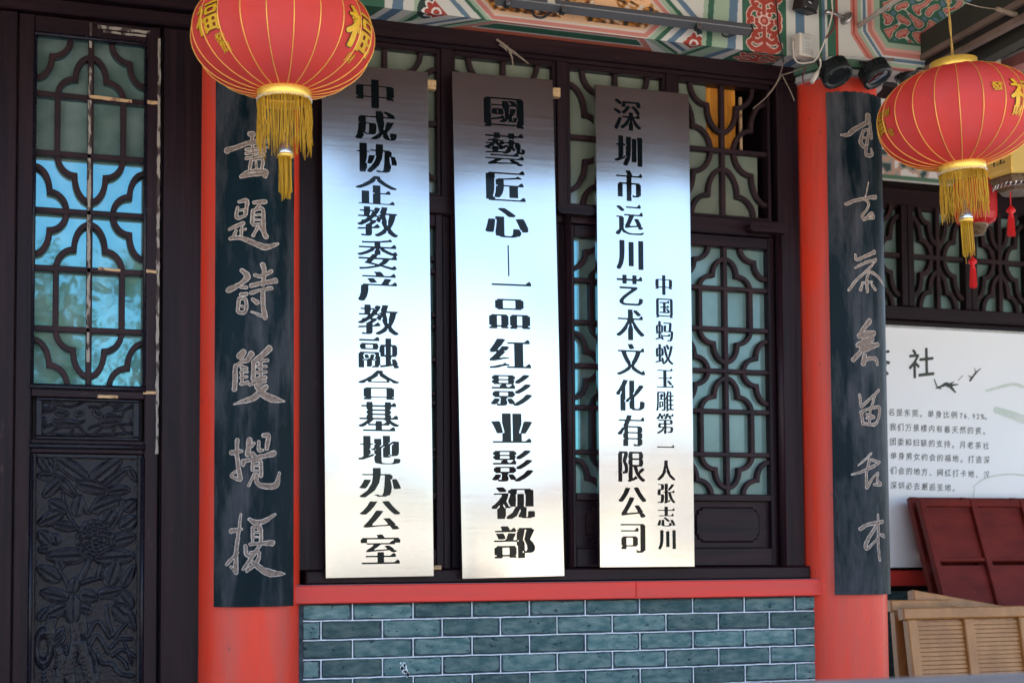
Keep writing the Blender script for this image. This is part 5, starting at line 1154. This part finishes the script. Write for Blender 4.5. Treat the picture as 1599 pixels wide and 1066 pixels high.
# black camera
pcam = PY(1262, 4, -0.23)
t = thing('black_camera', 'small black box camera mounted high above the white box', 'camera', tuple(pcam)); t.rotation_euler = (R(12), R(6), R(12))
MB().box(-0.040, 0.040, -0.03, 0.04, -0.038, 0.045, bev=0.010).build('housing', 'cable_b', t); MB().lathe([(0.0, 0), (0.013, 0.0), (0.016, 0.003), (0.016, 0.01)], n=20).build('lens', 'lens', t, True).location = (-0.01, -0.036, -0.004)
for o in t.children:
    if o.name.startswith('lens'): o.rotation_euler = (R(-90), 0, 0)
for sx in (-1, 1): MB().tube([(sx*0.03, -0.0315, -0.03), (sx*0.03, -0.029, -0.03)], 0.003, 6).build('screw', 'steel', t)
# disc bracket
pd = PY(1320, 27, -0.20)
t = thing('disc_bracket', 'round steel disc bracket with a short arm near the camera', 'bracket', tuple(pd))
m = MB().lathe([(0.0, 0.0), (0.018, -0.002), (0.029, -0.006), (0.030, -0.010), (0.0, -0.010)], n=28); ob = m.build('disc', 'steel', t, True); ob.rotation_euler = (0, R(-72), R(20))
MB().tube([(-0.005, 0, 0), (-0.05, -0.01, 0.002), (-0.10, -0.02, 0.003)], [0.007, 0.007, 0.0095], 10).build('arm', 'steel', t, True)
# white conduit
c1 = PX(1302, 67, 3.20); c2 = PX(1405, -2, 3.20); c3 = c1+(c2-c1)*2.2
tag(MB().tube([c1, c2, c3], 0.0095, 10).build('white_conduit', 'white_pl', None, True), 'straight white conduit running up out over the porch', 'conduit')
# floodlights
def flood(px, py, y, lab, yaw, rad=0.062, tilt=R(62)):
    p = PY(px, py, y); t = thing('floodlight', lab, 'floodlight', tuple(p), 'round black floodlights over the right column'); t.rotation_euler = (tilt-R(90), R(-8), yaw)
    MB().lathe([(rad*0.70, -0.004), (rad*0.80, -0.010), (rad, -0.010), (rad*1.03, -0.004), (rad*1.03, 0.014), (rad*0.93, 0.020)], n=40).build('bezel', 'fixture', t, True)
    MB().lathe([(0.0, -0.002), (rad*0.40, -0.001), (rad*0.72, -0.004)], n=32).build('glass', 'lens', t, True)
    MB().lathe([(rad*0.93, 0.012), (rad*0.90, 0.055), (rad*0.5, 0.058), (0, 0.058)], n=32).build('body', 'fixture', t, True)
    for k in range(30):
        a = 2*math.pi*k/30; c_, s_ = math.cos(a), math.sin(a); r0, r1 = rad*0.86, rad*1.0; w_ = 0.0013
        MB().prism([(r0*c_-w_*s_, r0*s_+w_*c_, 0.018), (r1*c_-w_*s_, r1*s_+w_*c_, 0.018), (r1*c_-w_*s_, r1*s_+w_*c_, 0.052), (r0*c_-w_*s_, r0*s_+w_*c_, 0.058)], (2*w_*s_, -2*w_*c_, 0)).build('fin', 'fixture', t)
    for k in range(6):
        a = 2*math.pi*k/6+0.4; MB().tube([(rad*0.9*math.cos(a), rad*0.9*math.sin(a), -0.0125), (rad*0.9*math.cos(a), rad*0.9*math.sin(a), -0.009)], 0.0028, 6).build('screw', 'steel', t)
    MB().tube([(-rad*1.06, 0, 0.02), (-rad*1.06, 0.0, 0.075), (rad*1.06, 0.0, 0.075), (rad*1.06, 0, 0.02)], 0.005, 6).build('yoke', 'fixture', t)
    return t
flood(1308, 119, -0.26, 'left black finned floodlight, just above the red column', R(10)); flood(1371, 121, -0.26, 'right black finned floodlight beside the big lantern', R(24)); flood(1425, 122, -0.10, 'rearmost black floodlight half hidden behind the lantern', R(24))
p1, p2 = PY(1318, 103, -0.20), PY(1396, 93, -0.20)
tag(MB().tube([p1, (p1+p2)/2+np.array([0, 0, 0.004]), p2], 0.006, 8).build('mounting_pipe', 'tan', None, True), 'thin tan pipe that carries the floodlights', 'pipe')
# branch at the top right
b0, b1, b2_ = PY(1556, 14, -0.75), PY(1580, 22, -0.75), PY(1640, 34, -0.72)
tag(MB().tube([b0, b1, b2_], [0.009, 0.0105, 0.012], 9).build('bamboo_stick', 'twig', None, True), 'brown stick poking in at the top right corner above the lantern', 'stick')
cable([(1492, 0, -1.10), (1505, 4, -1.06), (1530, 11, -.78), (1558, 15, -.75)], 0.0022, 'twig', 'thin brown twine tied from lantern cord to stick', 'twine')
# foreground ledge
lp = PY(1400, 1057, -3.35)
t = thing('stone_railing', 'blurred weathered railing top close to the camera at the bottom right', 'railing', (lp[0]-0.3, -3.35, 0))
MB().box(-2.6, 1.8, -0.30, 0.0, lp[2]-0.11, lp[2], bev=0.0).build('coping', 'stone', t)
for k in range(8): MB().lathe([(0.06, 0), (0.06, 0.1), (0.035, 0.25), (0.055, 0.55), (0.03, 0.8), (0.06, lp[2]-0.15), (0.06, lp[2]-0.111)], (-2.3+0.55*k, -0.15, 0), 16).build('baluster', 'stone', t, True)
